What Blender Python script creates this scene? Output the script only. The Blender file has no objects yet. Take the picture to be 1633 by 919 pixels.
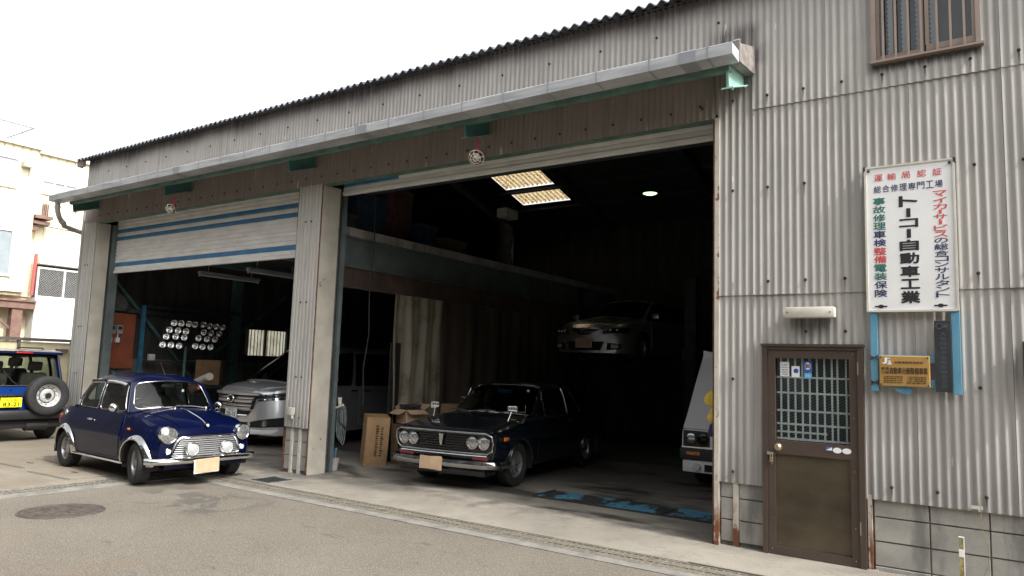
import bpy, bmesh, math, random
from mathutils import Vector, Matrix
random.seed(7)
C = bpy.context.scene.collection
SC = bpy.context.scene
PI = math.pi
# ------------------------------------------------------------------ camera
cam_data = bpy.data.cameras.new('camera')
cam = bpy.data.objects.new('camera', cam_data)
C.objects.link(cam)
PITCH, YAW, ROLL = 0.1076966, 0.6000406, 0.0325750
fw = Vector((-math.sin(YAW)*math.cos(PITCH), math.cos(YAW)*math.cos(PITCH), math.sin(PITCH)))
rt = fw.cross(Vector((0, 0, 1))).normalized()
up = rt.cross(fw)
r2 = rt*math.cos(ROLL) + up*math.sin(ROLL)
u2 = up*math.cos(ROLL) - rt*math.sin(ROLL)
cam.matrix_world = Matrix(((r2.x, u2.x, -fw.x, 2.33), (r2.y, u2.y, -fw.y, -6.91), (r2.z, u2.z, -fw.z, 1.6), (0, 0, 0, 1)))
cam_data.sensor_width = 36
cam_data.lens = 1154.467/1633*36
cam_data.clip_start = 0.05
cam_data.clip_end = 800
SC.camera = cam
# ------------------------------------------------------------------ light
SUN = Vector((0.70, -0.10, 0.70)).normalized()
world = bpy.data.worlds.new('World')
SC.world = world
world.use_nodes = True
wn, wl = world.node_tree.nodes, world.node_tree.links
bg = wn['Background']
sky = wn.new('ShaderNodeTexSky')
sky.sky_type = 'NISHITA'
sky.sun_disc = False
sky.sun_elevation = math.asin(SUN.z)
sky.sun_rotation = math.atan2(SUN.x, SUN.y)
sky.air_density = 1.0
sky.dust_density = 4.0
sky.ozone_density = 1.0
hsv = wn.new('ShaderNodeHueSaturation')
hsv.inputs['Saturation'].default_value = 0.10
hsv.inputs['Value'].default_value = 2.2
wl.new(sky.outputs[0], hsv.inputs['Color'])
wl.new(hsv.outputs[0], bg.inputs['Color'])
bg.inputs['Strength'].default_value = 0.13
sun_d = bpy.data.lights.new('sun', 'SUN')
sun_d.energy = 2.4
sun_d.angle = math.radians(3.0)
sun_d.color = (1.0, 0.965, 0.91)
sun_o = bpy.data.objects.new('sun', sun_d)
C.objects.link(sun_o)
sun_o.rotation_euler = SUN.to_track_quat('Z', 'Y').to_euler()
SC.view_settings.view_transform = 'Standard'
SC.view_settings.look = 'None'
SC.view_settings.gamma = 1
SC.view_settings.exposure = 0.50
SC.cycles.max_bounces = 8
SC.cycles.transparent_max_bounces = 12

# ------------------------------------------------------------------ materials
class NB:
    """small node-graph helper for one material"""
    def __init__(s, name):
        s.m = bpy.data.materials.new(name)
        s.m.use_nodes = True
        s.n, s.l = s.m.node_tree.nodes, s.m.node_tree.links
        s.b = s.n['Principled BSDF']
        g = s.n.new('ShaderNodeNewGeometry')
        s.pos = g.outputs['Position']
        sp = s.n.new('ShaderNodeSeparateXYZ')
        s.l.new(s.pos, sp.inputs[0])
        s.x, s.y, s.z = sp.outputs
    def put(s, sock, v):
        if isinstance(v, (int, float)):
            if sock.type == 'RGBA': sock.default_value = (v, v, v, 1)
            else: sock.default_value = v
        elif isinstance(v, tuple): sock.default_value = (*v, 1) if len(v) == 3 and sock.type == 'RGBA' else v
        else: s.l.new(v, sock)
    def math(s, op, a, b=0.0, clamp=False):
        n = s.n.new('ShaderNodeMath'); n.operation = op; n.use_clamp = clamp
        s.put(n.inputs[0], a); s.put(n.inputs[1], b)
        return n.outputs[0]
    def mul(s, *a):
        r = a[0]
        for k in a[1:]: r = s.math('MULTIPLY', r, k)
        return r
    def step(s, v, lo, hi, a=0.0, b=1.0):
        n = s.n.new('ShaderNodeMapRange'); n.interpolation_type = 'SMOOTHSTEP'
        s.put(n.inputs[0], v)
        for i, k in enumerate((lo, hi, a, b)): n.inputs[1+i].default_value = k
        return n.outputs[0]
    def band(s, v, a, b, c, d):
        return s.mul(s.step(v, a, b), s.step(v, c, d, 1, 0))
    def noise(s, scale=5, detail=4, rough=.55, vec=(1, 1, 1), obj=False, dist=0.0):
        mp = s.n.new('ShaderNodeMapping')
        mp.inputs['Scale'].default_value = vec
        if obj:
            tc = s.n.new('ShaderNodeTexCoord'); s.l.new(tc.outputs['Object'], mp.inputs[0])
        else: s.l.new(s.pos, mp.inputs[0])
        n = s.n.new('ShaderNodeTexNoise')
        n.inputs['Scale'].default_value = scale; n.inputs['Detail'].default_value = detail
        n.inputs['Roughness'].default_value = rough; n.inputs['Distortion'].default_value = dist
        s.l.new(mp.outputs[0], n.inputs['Vector'])
        return n.outputs[0]
    def mix(s, f, a, b, mode='MIX'):
        n = s.n.new('ShaderNodeMix'); n.data_type = 'RGBA'; n.blend_type = mode
        s.put(n.inputs[0], f); s.put(n.inputs[6], a); s.put(n.inputs[7], b)
        return n.outputs[2]
    def bump(s, h, dist=.01, strength=.5):
        n = s.n.new('ShaderNodeBump')
        n.inputs['Distance'].default_value = dist; n.inputs['Strength'].default_value = strength
        s.l.new(h, n.inputs['Height']); s.l.new(n.outputs[0], s.b.inputs['Normal'])
    def out(s, col, rough=.6, metal=0.0, coat=0.0, spec=None):
        s.put(s.b.inputs['Base Color'], col)
        s.put(s.b.inputs['Roughness'], rough); s.put(s.b.inputs['Metallic'], metal)
        s.b.inputs['Coat Weight'].default_value = coat
        s.b.inputs['Coat Roughness'].default_value = .03
        if spec is not None: s.b.inputs['Specular IOR Level'].default_value = spec
        return s.m

def sc(c, k): return tuple(min(1, max(0, v*k)) for v in c)
def plain(name, col, rough=.6, metal=0.0, var=.18, scale=6, coat=0.0, bump=0.0, spec=None, obj=False, vec=(1, 1, 1)):
    b = NB(name)
    if var:
        n = b.step(b.noise(scale, 5, .6, vec, obj), .3, .7)
        c = b.mix(n, sc(col, 1-var), sc(col, 1+var))
        if bump: b.bump(b.noise(scale*8, 3, .6, vec, obj), bump, .6)
    else: c = col
    return b.out(c, rough, metal, coat, spec)
def rusty(name, col, amount=.5, rough=.5, scale=5, low=True):
    b = NB(name)
    n = b.noise(scale, 6, .65, (1, 1, .6))
    f = b.step(n, .62-.12*amount, .66-.1*amount)
    if low:
        f = b.math('MAXIMUM', f, b.mul(b.step(n, .42, .5), b.step(b.z, .15, .5, 1, 0)))
    c = b.mix(b.step(b.noise(3, 4), .3, .7), sc(col, .82), sc(col, 1.08))
    c = b.mix(f, c, b.mix(b.noise(40), (.10, .035, .015), (.22, .075, .03)))
    return b.out(c, b.mix(f, rough, .9) if False else rough)

MT = {}
def slate_mat(name, base, warm):
    b = NB(name)
    big = b.step(b.noise(1.3, 4, .6), .25, .75)
    c = b.mix(big, base, warm)
    st = b.noise(1, 5, .62, (17, 17, .8))          # long vertical weather streaks
    c = b.mix(b.step(st, .42, .70, 0, .30), c, sc(base, .55))
    c = b.mix(b.step(b.noise(1, 3, .6, (31, 31, 2.2)), .56, .70, 0, .22), c, sc(base, 1.25))
    c = b.mix(b.step(b.noise(1, 4, .6, (7, 7, .45)), .52, .72, 0, .26), c, (.16, .15, .145))
    ss = b.noise(1, 4, .7, (30, 30, 1.4))
    low = b.noise(1.1, 3, .5, (1, 1, .3))
    # soot below the eave, splash marks above the gutter, dark streaks under sill, run-off marks under lamp and gutter end
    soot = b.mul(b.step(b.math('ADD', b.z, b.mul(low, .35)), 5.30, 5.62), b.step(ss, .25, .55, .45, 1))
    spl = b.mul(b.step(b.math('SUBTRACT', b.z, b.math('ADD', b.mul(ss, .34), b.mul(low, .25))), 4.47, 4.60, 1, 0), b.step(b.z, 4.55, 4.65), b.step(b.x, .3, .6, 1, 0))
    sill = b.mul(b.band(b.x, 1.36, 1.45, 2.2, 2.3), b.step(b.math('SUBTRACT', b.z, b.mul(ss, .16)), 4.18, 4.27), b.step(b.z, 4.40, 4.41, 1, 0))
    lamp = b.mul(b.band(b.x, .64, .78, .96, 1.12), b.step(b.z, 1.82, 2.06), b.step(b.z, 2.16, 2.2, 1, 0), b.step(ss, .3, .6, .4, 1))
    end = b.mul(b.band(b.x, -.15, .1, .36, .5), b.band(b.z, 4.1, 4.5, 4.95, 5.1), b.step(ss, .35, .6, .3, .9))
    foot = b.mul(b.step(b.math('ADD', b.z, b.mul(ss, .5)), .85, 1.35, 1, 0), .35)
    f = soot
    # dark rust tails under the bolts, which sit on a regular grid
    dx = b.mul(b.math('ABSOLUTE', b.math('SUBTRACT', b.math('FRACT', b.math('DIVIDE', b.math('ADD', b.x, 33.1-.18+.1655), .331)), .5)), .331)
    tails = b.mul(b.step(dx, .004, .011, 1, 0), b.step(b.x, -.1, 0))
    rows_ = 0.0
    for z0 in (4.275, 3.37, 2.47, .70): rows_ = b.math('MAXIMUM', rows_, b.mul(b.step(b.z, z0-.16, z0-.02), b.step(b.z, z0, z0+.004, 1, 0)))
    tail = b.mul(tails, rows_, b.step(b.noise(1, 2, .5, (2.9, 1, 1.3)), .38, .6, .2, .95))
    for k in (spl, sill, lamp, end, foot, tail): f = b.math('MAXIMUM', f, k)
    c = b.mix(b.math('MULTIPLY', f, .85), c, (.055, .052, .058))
    wp = b.mul(b.step(b.noise(1, 2, .5, (14, 14, 2.5)), .73, .75), .7)     # chipped pale patches
    c = b.mix(wp, c, (.62, .60, .55))
    b.bump(b.noise(60, 4, .7), .002, .5)
    return b.out(c, .85, spec=.25)
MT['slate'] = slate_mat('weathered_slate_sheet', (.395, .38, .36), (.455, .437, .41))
MT['slate_shaded'] = slate_mat('weathered_shaded_brown_slate', (.255, .224, .20), (.305, .27, .24))  # brown header sheets, with the shade under the gutter put into their colour
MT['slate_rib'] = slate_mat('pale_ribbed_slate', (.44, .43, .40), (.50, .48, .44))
MT['roof'] = plain('dark_slate_roof', (.10, .105, .125), .85, var=.45, scale=3)
MT['roof_in'] = plain('roof_underside', (.028, .03, .032), .95, var=.3)
MT['cream'] = rusty('cream_painted_steel', (.50, .465, .39), -.15, .5, 4, False)
MT['rusty_cream'] = rusty('rusty_cream_steel', (.52, .48, .41), .45, .6, 6)
MT['rust'] = plain('rust', (.12, .05, .028), .9, var=.5, scale=20)
MT['bracket_sunlit'] = plain('sunlit_green_steel', (.36, .58, .51), .45, var=.2, scale=4)
MT['lintel'] = plain('faded_green_lintel', (.10, .18, .145), .5, var=.3, scale=5)
MT['beam'] = plain('grey_green_beam', (.11, .135, .13), .55, var=.25, scale=2)
MT['green_dim'] = plain('blue_green_steel', (.07, .14, .135), .55, var=.25, scale=3)
MT['bracket_shaded'] = plain('shaded_green_steel', (.055, .155, .14), .45, var=.2, scale=3)
MT['gutter'] = plain('pale_grey_gutter', (.40, .41, .425), .45, var=.22, scale=3, vec=(.6, 1, 6))
MT['gutter_patch'] = plain('gutter_joint_grey', (.27, .28, .30), .45, var=.05)
MT['grey_box'] = plain('weathered_flashing', (.24, .21, .19), .8, var=.35, scale=9)
MT['shutter'] = plain('cream_shutter_paint', (.80, .79, .76), .38, var=.10, scale=2.5, vec=(1, 1, 5))
MT['shutter_blue'] = plain('blue_shutter_paint', (.055, .20, .40), .4, var=.15, scale=3)
MT['block'] = None
def block_mat():
    b = NB('concrete_block')
    c = b.mix(b.step(b.noise(2.2, 5, .6), .3, .7), (.27, .26, .235), (.40, .385, .35))
    c = b.mix(b.step(b.noise(1, 4, .6, (5, 5, 1.1)), .52, .7, 0, .65), c, (.13, .13, .13))
    c = b.mix(b.step(b.noise(160, 2, .5), .55, .75, 0, .5), c, (.14, .135, .125))
    b.bump(b.noise(130, 3, .7), .004, .6)
    return b.out(c, .92, spec=.2)
MT['block'] = block_mat()
MT['mortar'] = plain('mortar', (.17, .165, .155), .95, var=.3, scale=12)
MT['bronze'] = plain('bronze_aluminium', (.085, .062, .05), .38, .25, .08, 4)
MT['bronze_panel'] = plain('bronze_door_panel', (.080, .063, .041), .34, .3, .3, 1.6, vec=(1.2, 1, 2))
MT['bronze_light'] = plain('light_bronze_aluminium', (.30, .235, .195), .42, .3, .08, 4)
MT['dark'] = plain('near_black', (.012, .012, .012), .8, var=0)
MT['black_plastic'] = plain('black_plastic', (.018, .018, .019), .45, var=.1)
MT['bolt'] = plain('bolt_rubber', (.03, .022, .018), .7, var=.4, scale=80)
MT['chrome'] = plain('chrome', (.86, .86, .86), .09, 1, 0)
MT['chrome_dark'] = plain('shaded_old_chrome', (.40, .40, .41), .14, 1, .1, 10)
MT['chrome_dull'] = plain('worn_chrome', (.62, .62, .61), .22, 1, .1, 10)
MT['alloy'] = plain('cast_alloy', (.42, .42, .41), .36, .8, .12, 14, obj=True)
MT['steel_wheel'] = plain('silver_painted_steel', (.60, .60, .58), .40, .35, .08, 8, obj=True)
MT['rubber'] = plain('tyre_rubber', (.022, .022, .022), .78, var=.25, scale=20, obj=True, bump=.001)
MT['cardboard'] = plain('cardboard', (.40, .25, .13), .85, var=.12, scale=5)
MT['cardboard_pale'] = plain('pale_cardboard', (.52, .36, .23), .85, var=.10, scale=9)
MT['cardboard_dark'] = plain('dusty_cardboard', (.17, .105, .055), .9, var=.2, scale=5)
MT['tape'] = plain('packing_tape', (.33, .19, .085), .35, var=.08)
MT['blocker'] = plain('dark_blocker_siding', (.055, .052, .048), .85, var=.25, scale=2)
MT['white'] = plain('white_paint', (.78, .77, .74), .4, var=.05)
MT['sign_white'] = plain('sign_white', (.80, .80, .79), .35, var=.035, scale=3)
MT['off_white'] = plain('aged_white_plastic', (.58, .55, .48), .5, var=.08, scale=8)
MT['ink_black'] = plain('black_sign_paint', (.02, .02, .024), .5, var=0)
MT['ink_red'] = plain('red_sign_paint', (.58, .085, .09), .5, var=.2, scale=30)
MT['ink_navy'] = plain('navy_sign_paint', (.03, .04, .12), .5, var=.15, scale=30)
MT['ink_green'] = plain('green_sign_paint', (.03, .16, .13), .5, var=.2, scale=30)
MT['ink_brown'] = plain('brown_ink', (.07, .035, .012), .6, var=0)
MT['gold'] = plain('gold_plate', (.44, .265, .085), .32, .15, .08, 3)
MT['plaque'] = plain('dark_weathered_plaque', (.020, .022, .027), .65, var=.3, scale=8)
MT['plaque_text'] = plain('worn_grey_lettering', (.075, .082, .095), .6, var=.3, scale=60)
def batten_mat():
    b = NB('peeling_blue_paint')
    c = b.mix(b.step(b.noise(1, 4, .6, (9, 9, 2)), .3, .7), (.08, .24, .36), (.13, .32, .44))
    c = b.mix(b.step(b.noise(1, 4, .7, (60, 60, 7)), .66, .70), c, (.035, .03, .03))
    return b.out(c, .6)
MT['batten'] = batten_mat()
MT['lens'] = plain('lamp_glass', (.42, .43, .43), .14, .75, .3, 30, coat=1, obj=True)
MT['cover'] = plain('spotlight_glass', (.52, .53, .53), .2, .2, .1, 30, coat=1, obj=True)
MT['reflector'] = plain('reflector', (.80, .80, .79), .16, 1, 0)
MT['amber'] = plain('amber_lens', (.62, .15, .02), .2, var=.1, coat=1)
MT['red_lens'] = plain('red_lens', (.42, .015, .012), .15, var=.1, coat=1)
MT['dull_red_lens'] = plain('dull_red_lens', (.16, .03, .03), .25, var=.1, coat=1)
MT['clear_lens'] = plain('clear_lens', (.62, .62, .60), .15, var=.1, coat=1)
MT['trim'] = plain('interior_trim', (.035, .033, .030), .8, var=.2)
MT['seat'] = plain('seat_fabric', (.07, .06, .05), .9, var=.2)
MT['seat_light'] = plain('tan_seat_leather', (.30, .25, .17), .7, var=.12)
MT['paper'] = plain('white_sticker', (.78, .79, .80), .5, var=0)
MT['sky_blue'] = plain('light_blue_sticker', (.12, .42, .68), .5, var=0)
MT['royal'] = plain('royal_blue_sticker', (.05, .12, .48), .5, var=0)
MT['yellow_plate'] = plain('yellow_plate', (.80, .66, .02), .4, var=0)
MT['yellow'] = plain('yellow_cloth', (.62, .47, .08), .9, var=.15, scale=14)
MT['navy_cloth'] = plain('navy_cloth', (.03, .03, .10), .9, var=.2)
MT['orange_board'] = plain('brick_red_board', (.25, .065, .028), .75, var=.2, scale=3)
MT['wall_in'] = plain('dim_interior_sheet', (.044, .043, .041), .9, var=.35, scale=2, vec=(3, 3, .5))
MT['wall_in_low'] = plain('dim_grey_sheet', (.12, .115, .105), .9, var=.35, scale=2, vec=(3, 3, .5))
MT['brown_board'] = plain('brown_fascia_board', (.075, .05, .038), .85, var=.3, scale=4)
MT['steel_dark'] = plain('dark_painted_steel', (.03, .038, .04), .6, var=.3)
MT['blue_post'] = plain('blue_painted_steel', (.03, .14, .23), .5, var=.25)
MT['pvc'] = plain('grey_pvc_pipe', (.36, .345, .33), .4, var=.1)
MT['lamp_in'] = plain('lamp_inside', (.22, .16, .13), .5, var=.2)
MT['kerb'] = plain('grey_kerb_concrete', (.215, .205, .185), .9, var=.25, scale=4, bump=.002)
MT['maroon'] = plain('maroon_paint', (.36, .06, .095), .5, var=.2, scale=20)
MT['cable'] = plain('dark_cable', (.03, .03, .03), .6, var=0)
MT['hose'] = plain('grey_hose', (.13, .15, .15), .5, var=.1)
MT['bucket'] = plain('white_bucket', (.42, .40, .36), .45, var=.12, scale=12)
MT['junk_blue'] = plain('dusty_blue_plastic', (.025, .05, .085), .8, var=.3)
MT['junk_red'] = plain('dusty_red_plastic', (.075, .035, .032), .8, var=.3)
MT['junk_grey'] = plain('dusty_grey_metal', (.075, .075, .07), .8, var=.3)
MT['manhole'] = plain('cast_iron_cover', (.098, .080, .068), .7, .3, .3, 12, bump=.002)
MT['iron'] = plain('galvanised_grate', (.20, .185, .15), .6, .2, .25, 10)
MT['brass'] = plain('worn_brass', (.55, .45, .30), .35, .9, .1, 20)
MT['wood'] = plain('weathered_wood', (.22, .17, .11), .85, var=.3, scale=6)
MT['stake_mark'] = plain('stake_marking', (.30, .25, .10), .6, var=.5, scale=30)
# backdrop
MT['cream_siding'] = plain('cream_ribbed_siding', (.78, .70, .50), .6, var=.08, scale=.8)
MT['white_wall'] = plain('white_render', (.76, .74, .70), .8, var=.10, scale=1.5)
MT['bg_glass'] = plain('pale_window_glass', (.30, .34, .36), .12, var=.1, scale=2, coat=.5)
MT['brown_steel'] = plain('red_brown_steel', (.20, .115, .09), .7, var=.2)
MT['pink_steel'] = plain('faded_red_pipe', (.45, .10, .09), .6, var=.1)
MT['fence_board'] = plain('cream_fence_sheet', (.60, .54, .36), .6, var=.08)
MT['fence_rail'] = plain('dark_fence_rail', (.10, .09, .075), .6, var=.2)

def paint(name, col, metal=.0, rough=.35, coat=1.0):
    b = NB(name)
    return b.out(col, rough, metal, coat, .06 if metal == 0 else .3)
MT['arch_chrome'] = plain('bright_arch_trim', (.55, .55, .55), .13, 1, 0)
MT['navy'] = paint('dark_blue_metallic_paint', (.0007, .0029, .024), .0, .40, .55)
MT['midnight'] = paint('blue_black_paint', (.004, .007, .011), .0, .32)
MT['silver'] = paint('silver_metallic_paint', (.66, .67, .69), .72, .36)
MT['silver_dusk'] = paint('grey_metallic_paint', (.45, .45, .48), .75, .36)
MT['bonnet_grey'] = paint('pale_grey_paint', (.82, .82, .84), .0, .32)
MT['jeep_blue'] = paint('bright_blue_paint', (.006, .036, .17), .0, .34, .6)
MT['jeep_dark'] = paint('dark_blue_paint', (.003, .008, .034), .0, .32, .6)

def glass(name, tint=(.55, .62, .60), refl=1.0):
    b = NB(name)
    tr = b.n.new('ShaderNodeBsdfTransparent'); tr.inputs[0].default_value = (*tint, 1)
    gl = b.n.new('ShaderNodeBsdfGlossy'); gl.inputs['Roughness'].default_value = .02
    fr = b.n.new('ShaderNodeFresnel')
    bf = [n for n in b.n if n.type == 'NEW_GEOMETRY'][0].outputs['Backfacing']      # panes are single sheets: same mirror strength from both sides
    b.l.new(b.math('ADD', 1.55, b.math('MULTIPLY', bf, 1/1.55-1.55)), fr.inputs['IOR'])
    mx = b.n.new('ShaderNodeMixShader')
    f = b.math('MULTIPLY', fr.outputs[0], refl, True)
    b.l.new(f, mx.inputs[0]); b.l.new(tr.outputs[0], mx.inputs[1]); b.l.new(gl.outputs[0], mx.inputs[2])
    b.l.new(mx.outputs[0], b.n['Material Output'].inputs[0])
    return b.m
MT['glass'] = glass('car_glass', (.62, .68, .64))
MT['glass_dark'] = glass('dark_car_glass', (.22, .25, .25))
MT['glass_window'] = glass('house_glass', (.84, .87, .86), 1.3)

def translucent(name, col, dirt, amount=.5, mixf=.6, scale=5):
    b = NB(name)
    c = b.mix(b.step(b.noise(scale, 5, .65), .45, .65, 0, amount), col, dirt)
    tl = b.n.new('ShaderNodeBsdfTranslucent'); b.l.new(c, tl.inputs[0])
    b.put(b.b.inputs['Base Color'], c); b.b.inputs['Roughness'].default_value = .3
    mx = b.n.new('ShaderNodeMixShader'); mx.inputs[0].default_value = mixf
    b.l.new(b.b.outputs[0], mx.inputs[1]); b.l.new(tl.outputs[0], mx.inputs[2])
    b.l.new(mx.outputs[0], b.n['Material Output'].inputs[0])
    return b.m
MT['skylight'] = translucent('dirty_skylight_sheet', (.58, .46, .27), (.16, .09, .035), .85, .85, 16)
MT['panel_light'] = translucent('pale_translucent_sheet', (.80, .80, .70), (.40, .40, .32), .6, .85, 4)
MT['curtain'] = translucent('dusty_plastic_curtain', (.33, .30, .225), (.15, .115, .065), .8, .25, 2)

def emis(name, col, s):
    b = NB(name)
    b.b.inputs['Emission Color'].default_value = (*col, 1); b.b.inputs['Emission Strength'].default_value = s
    return b.out(col, .5)
MT['lit'] = emis('lit_bulb', (.62, 1.0, .42), 2.2)

def asphalt():
    b = NB('worn_asphalt')
    c = b.mix(b.step(b.noise(.55, 5, .6), .3, .7), (.138, .121, .097), (.180, .159, .128))
    c = b.mix(b.step(b.noise(3.5, 5, .65), .56, .72, 0, .35), c, (.105, .097, .085))
    c = b.mix(b.step(b.noise(80, 1, .5), .60, .66, 0, .62), c, (.44, .40, .34))
    c = b.mix(b.step(b.noise(92, 1, .5), .57, .63, 0, .62), c, (.05, .046, .042))
    c = b.mix(b.step(b.noise(120, 2, .6), .5, .62, 0, .5), c, (.30, .27, .22))
    c = b.mix(b.step(b.noise(1, 6, .7, (1.6, 3.2, 1)), .62, .68, 0, .5), c, (.075, .068, .06))
    c = b.mix(b.mul(b.step(b.noise(1.1, 7, .6, dist=.4), .487, .4945), b.step(b.noise(1.1, 7, .6, dist=.4), .5055, .498), .12), c, (.03, .03, .03))
    dark_patch = b.mul(b.step(b.noise(1.6, 4, .6, dist=1.0), .50, .58), b.band(b.x, -6.5, -5.9, -4.7, -4.2), b.band(b.y, -2.6, -2.3, -1.6, -1.35))  # darker blotches on the ground ahead of the small car
    c = b.mix(b.mul(dark_patch, .6), c, (.075, .072, .068))
    rusty_ = b.mul(b.step(b.x, -3.2, -3.9), 0.0)
    r2 = b.mul(b.step(b.noise(.9, 3, .5), .38, .6), b.band(b.y, -5.2, -4.6, -3.9, -3.5), b.band(b.x, -5.5, -4.6, -3.6, -3.0))
    c = b.mix(b.mul(r2, .35), c, (.24, .135, .085))
    b.bump(b.noise(170, 3, .7), .006, .7)
    return b.out(c, .9, spec=.25)
MT['asphalt'] = asphalt()
def concrete():
    b = NB('old_concrete')
    c = b.mix(b.step(b.noise(.9, 6, .62), .3, .7), (.225, .205, .172), (.335, .303, .253))
    c = b.mix(b.step(b.noise(1, 5, .65, (1.0, 2.4, 1)), .52, .68, 0, .5), c, (.20, .18, .155))
    c = b.mix(b.step(b.noise(7, 6, .7), .54, .72, 0, .5), c, (.15, .135, .115))
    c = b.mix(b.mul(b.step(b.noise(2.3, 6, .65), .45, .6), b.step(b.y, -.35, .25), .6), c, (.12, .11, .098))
    c = b.mix(b.mul(b.step(b.noise(3, 5, .65), .4, .6), b.band(b.x, -7.2, -6.6, -5.6, -4.7), .75), c, (.15, .142, .128))  # dim band by the middle pillar: shade and dirt put into the colour
    c = b.mix(b.mul(b.step(b.x, -7.0, -7.6), b.step(b.noise(1.4, 6, .65), .25, .6, .35, .9)), c, (.205, .172, .128))
    tyre = b.mul(b.step(b.noise(1.7, 5, .6, (1, .5, 1)), .5, .62), b.band(b.x, -3.4, -2.9, -2.3, -1.7), b.step(b.y, -.6, .1))
    c = b.mix(b.mul(tyre, .6), c, (.085, .08, .072))
    c = b.mix(b.step(b.noise(110, 2, .6), .55, .66, 0, .45), c, (.13, .12, .105))
    c = b.mix(b.mul(b.step(b.noise(.8, 7, .6, dist=.5), .492, .497), b.step(b.noise(.8, 7, .6, dist=.5), .504, .499), .3), c, (.08, .075, .065))
    b.bump(b.noise(90, 4, .7), .004, .5)
    return b.out(c, .88, spec=.3)
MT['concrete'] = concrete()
def floor():
    b = NB('oily_workshop_floor')
    c = b.mix(b.step(b.noise(1.1, 6, .62), .3, .7), (.20, .18, .15), (.32, .295, .25))
    oil = b.step(b.noise(1, 5, .6, (.8, 1.7, 1)), .47, .62)
    c = b.mix(b.mul(oil, .8), c, (.035, .033, .03))
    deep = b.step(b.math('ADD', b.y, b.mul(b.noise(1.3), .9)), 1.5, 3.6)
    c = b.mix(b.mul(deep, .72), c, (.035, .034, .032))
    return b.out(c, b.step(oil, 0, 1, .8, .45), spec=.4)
MT['floor'] = floor()
def floorplate():
    b = NB('worn_blue_floor_plate')
    f = b.mul(b.step(b.noise(1.9, 6, .66), .50, .515), b.step(b.noise(9, 5, .7), .36, .42))
    c = b.mix(b.noise(12), (.028, .028, .027), (.06, .058, .052))
    c = b.mix(f, c, b.mix(b.noise(8), (.07, .24, .37), (.10, .31, .45)))
    return b.out(c, .55)
MT['plate_blue'] = floorplate()

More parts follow.
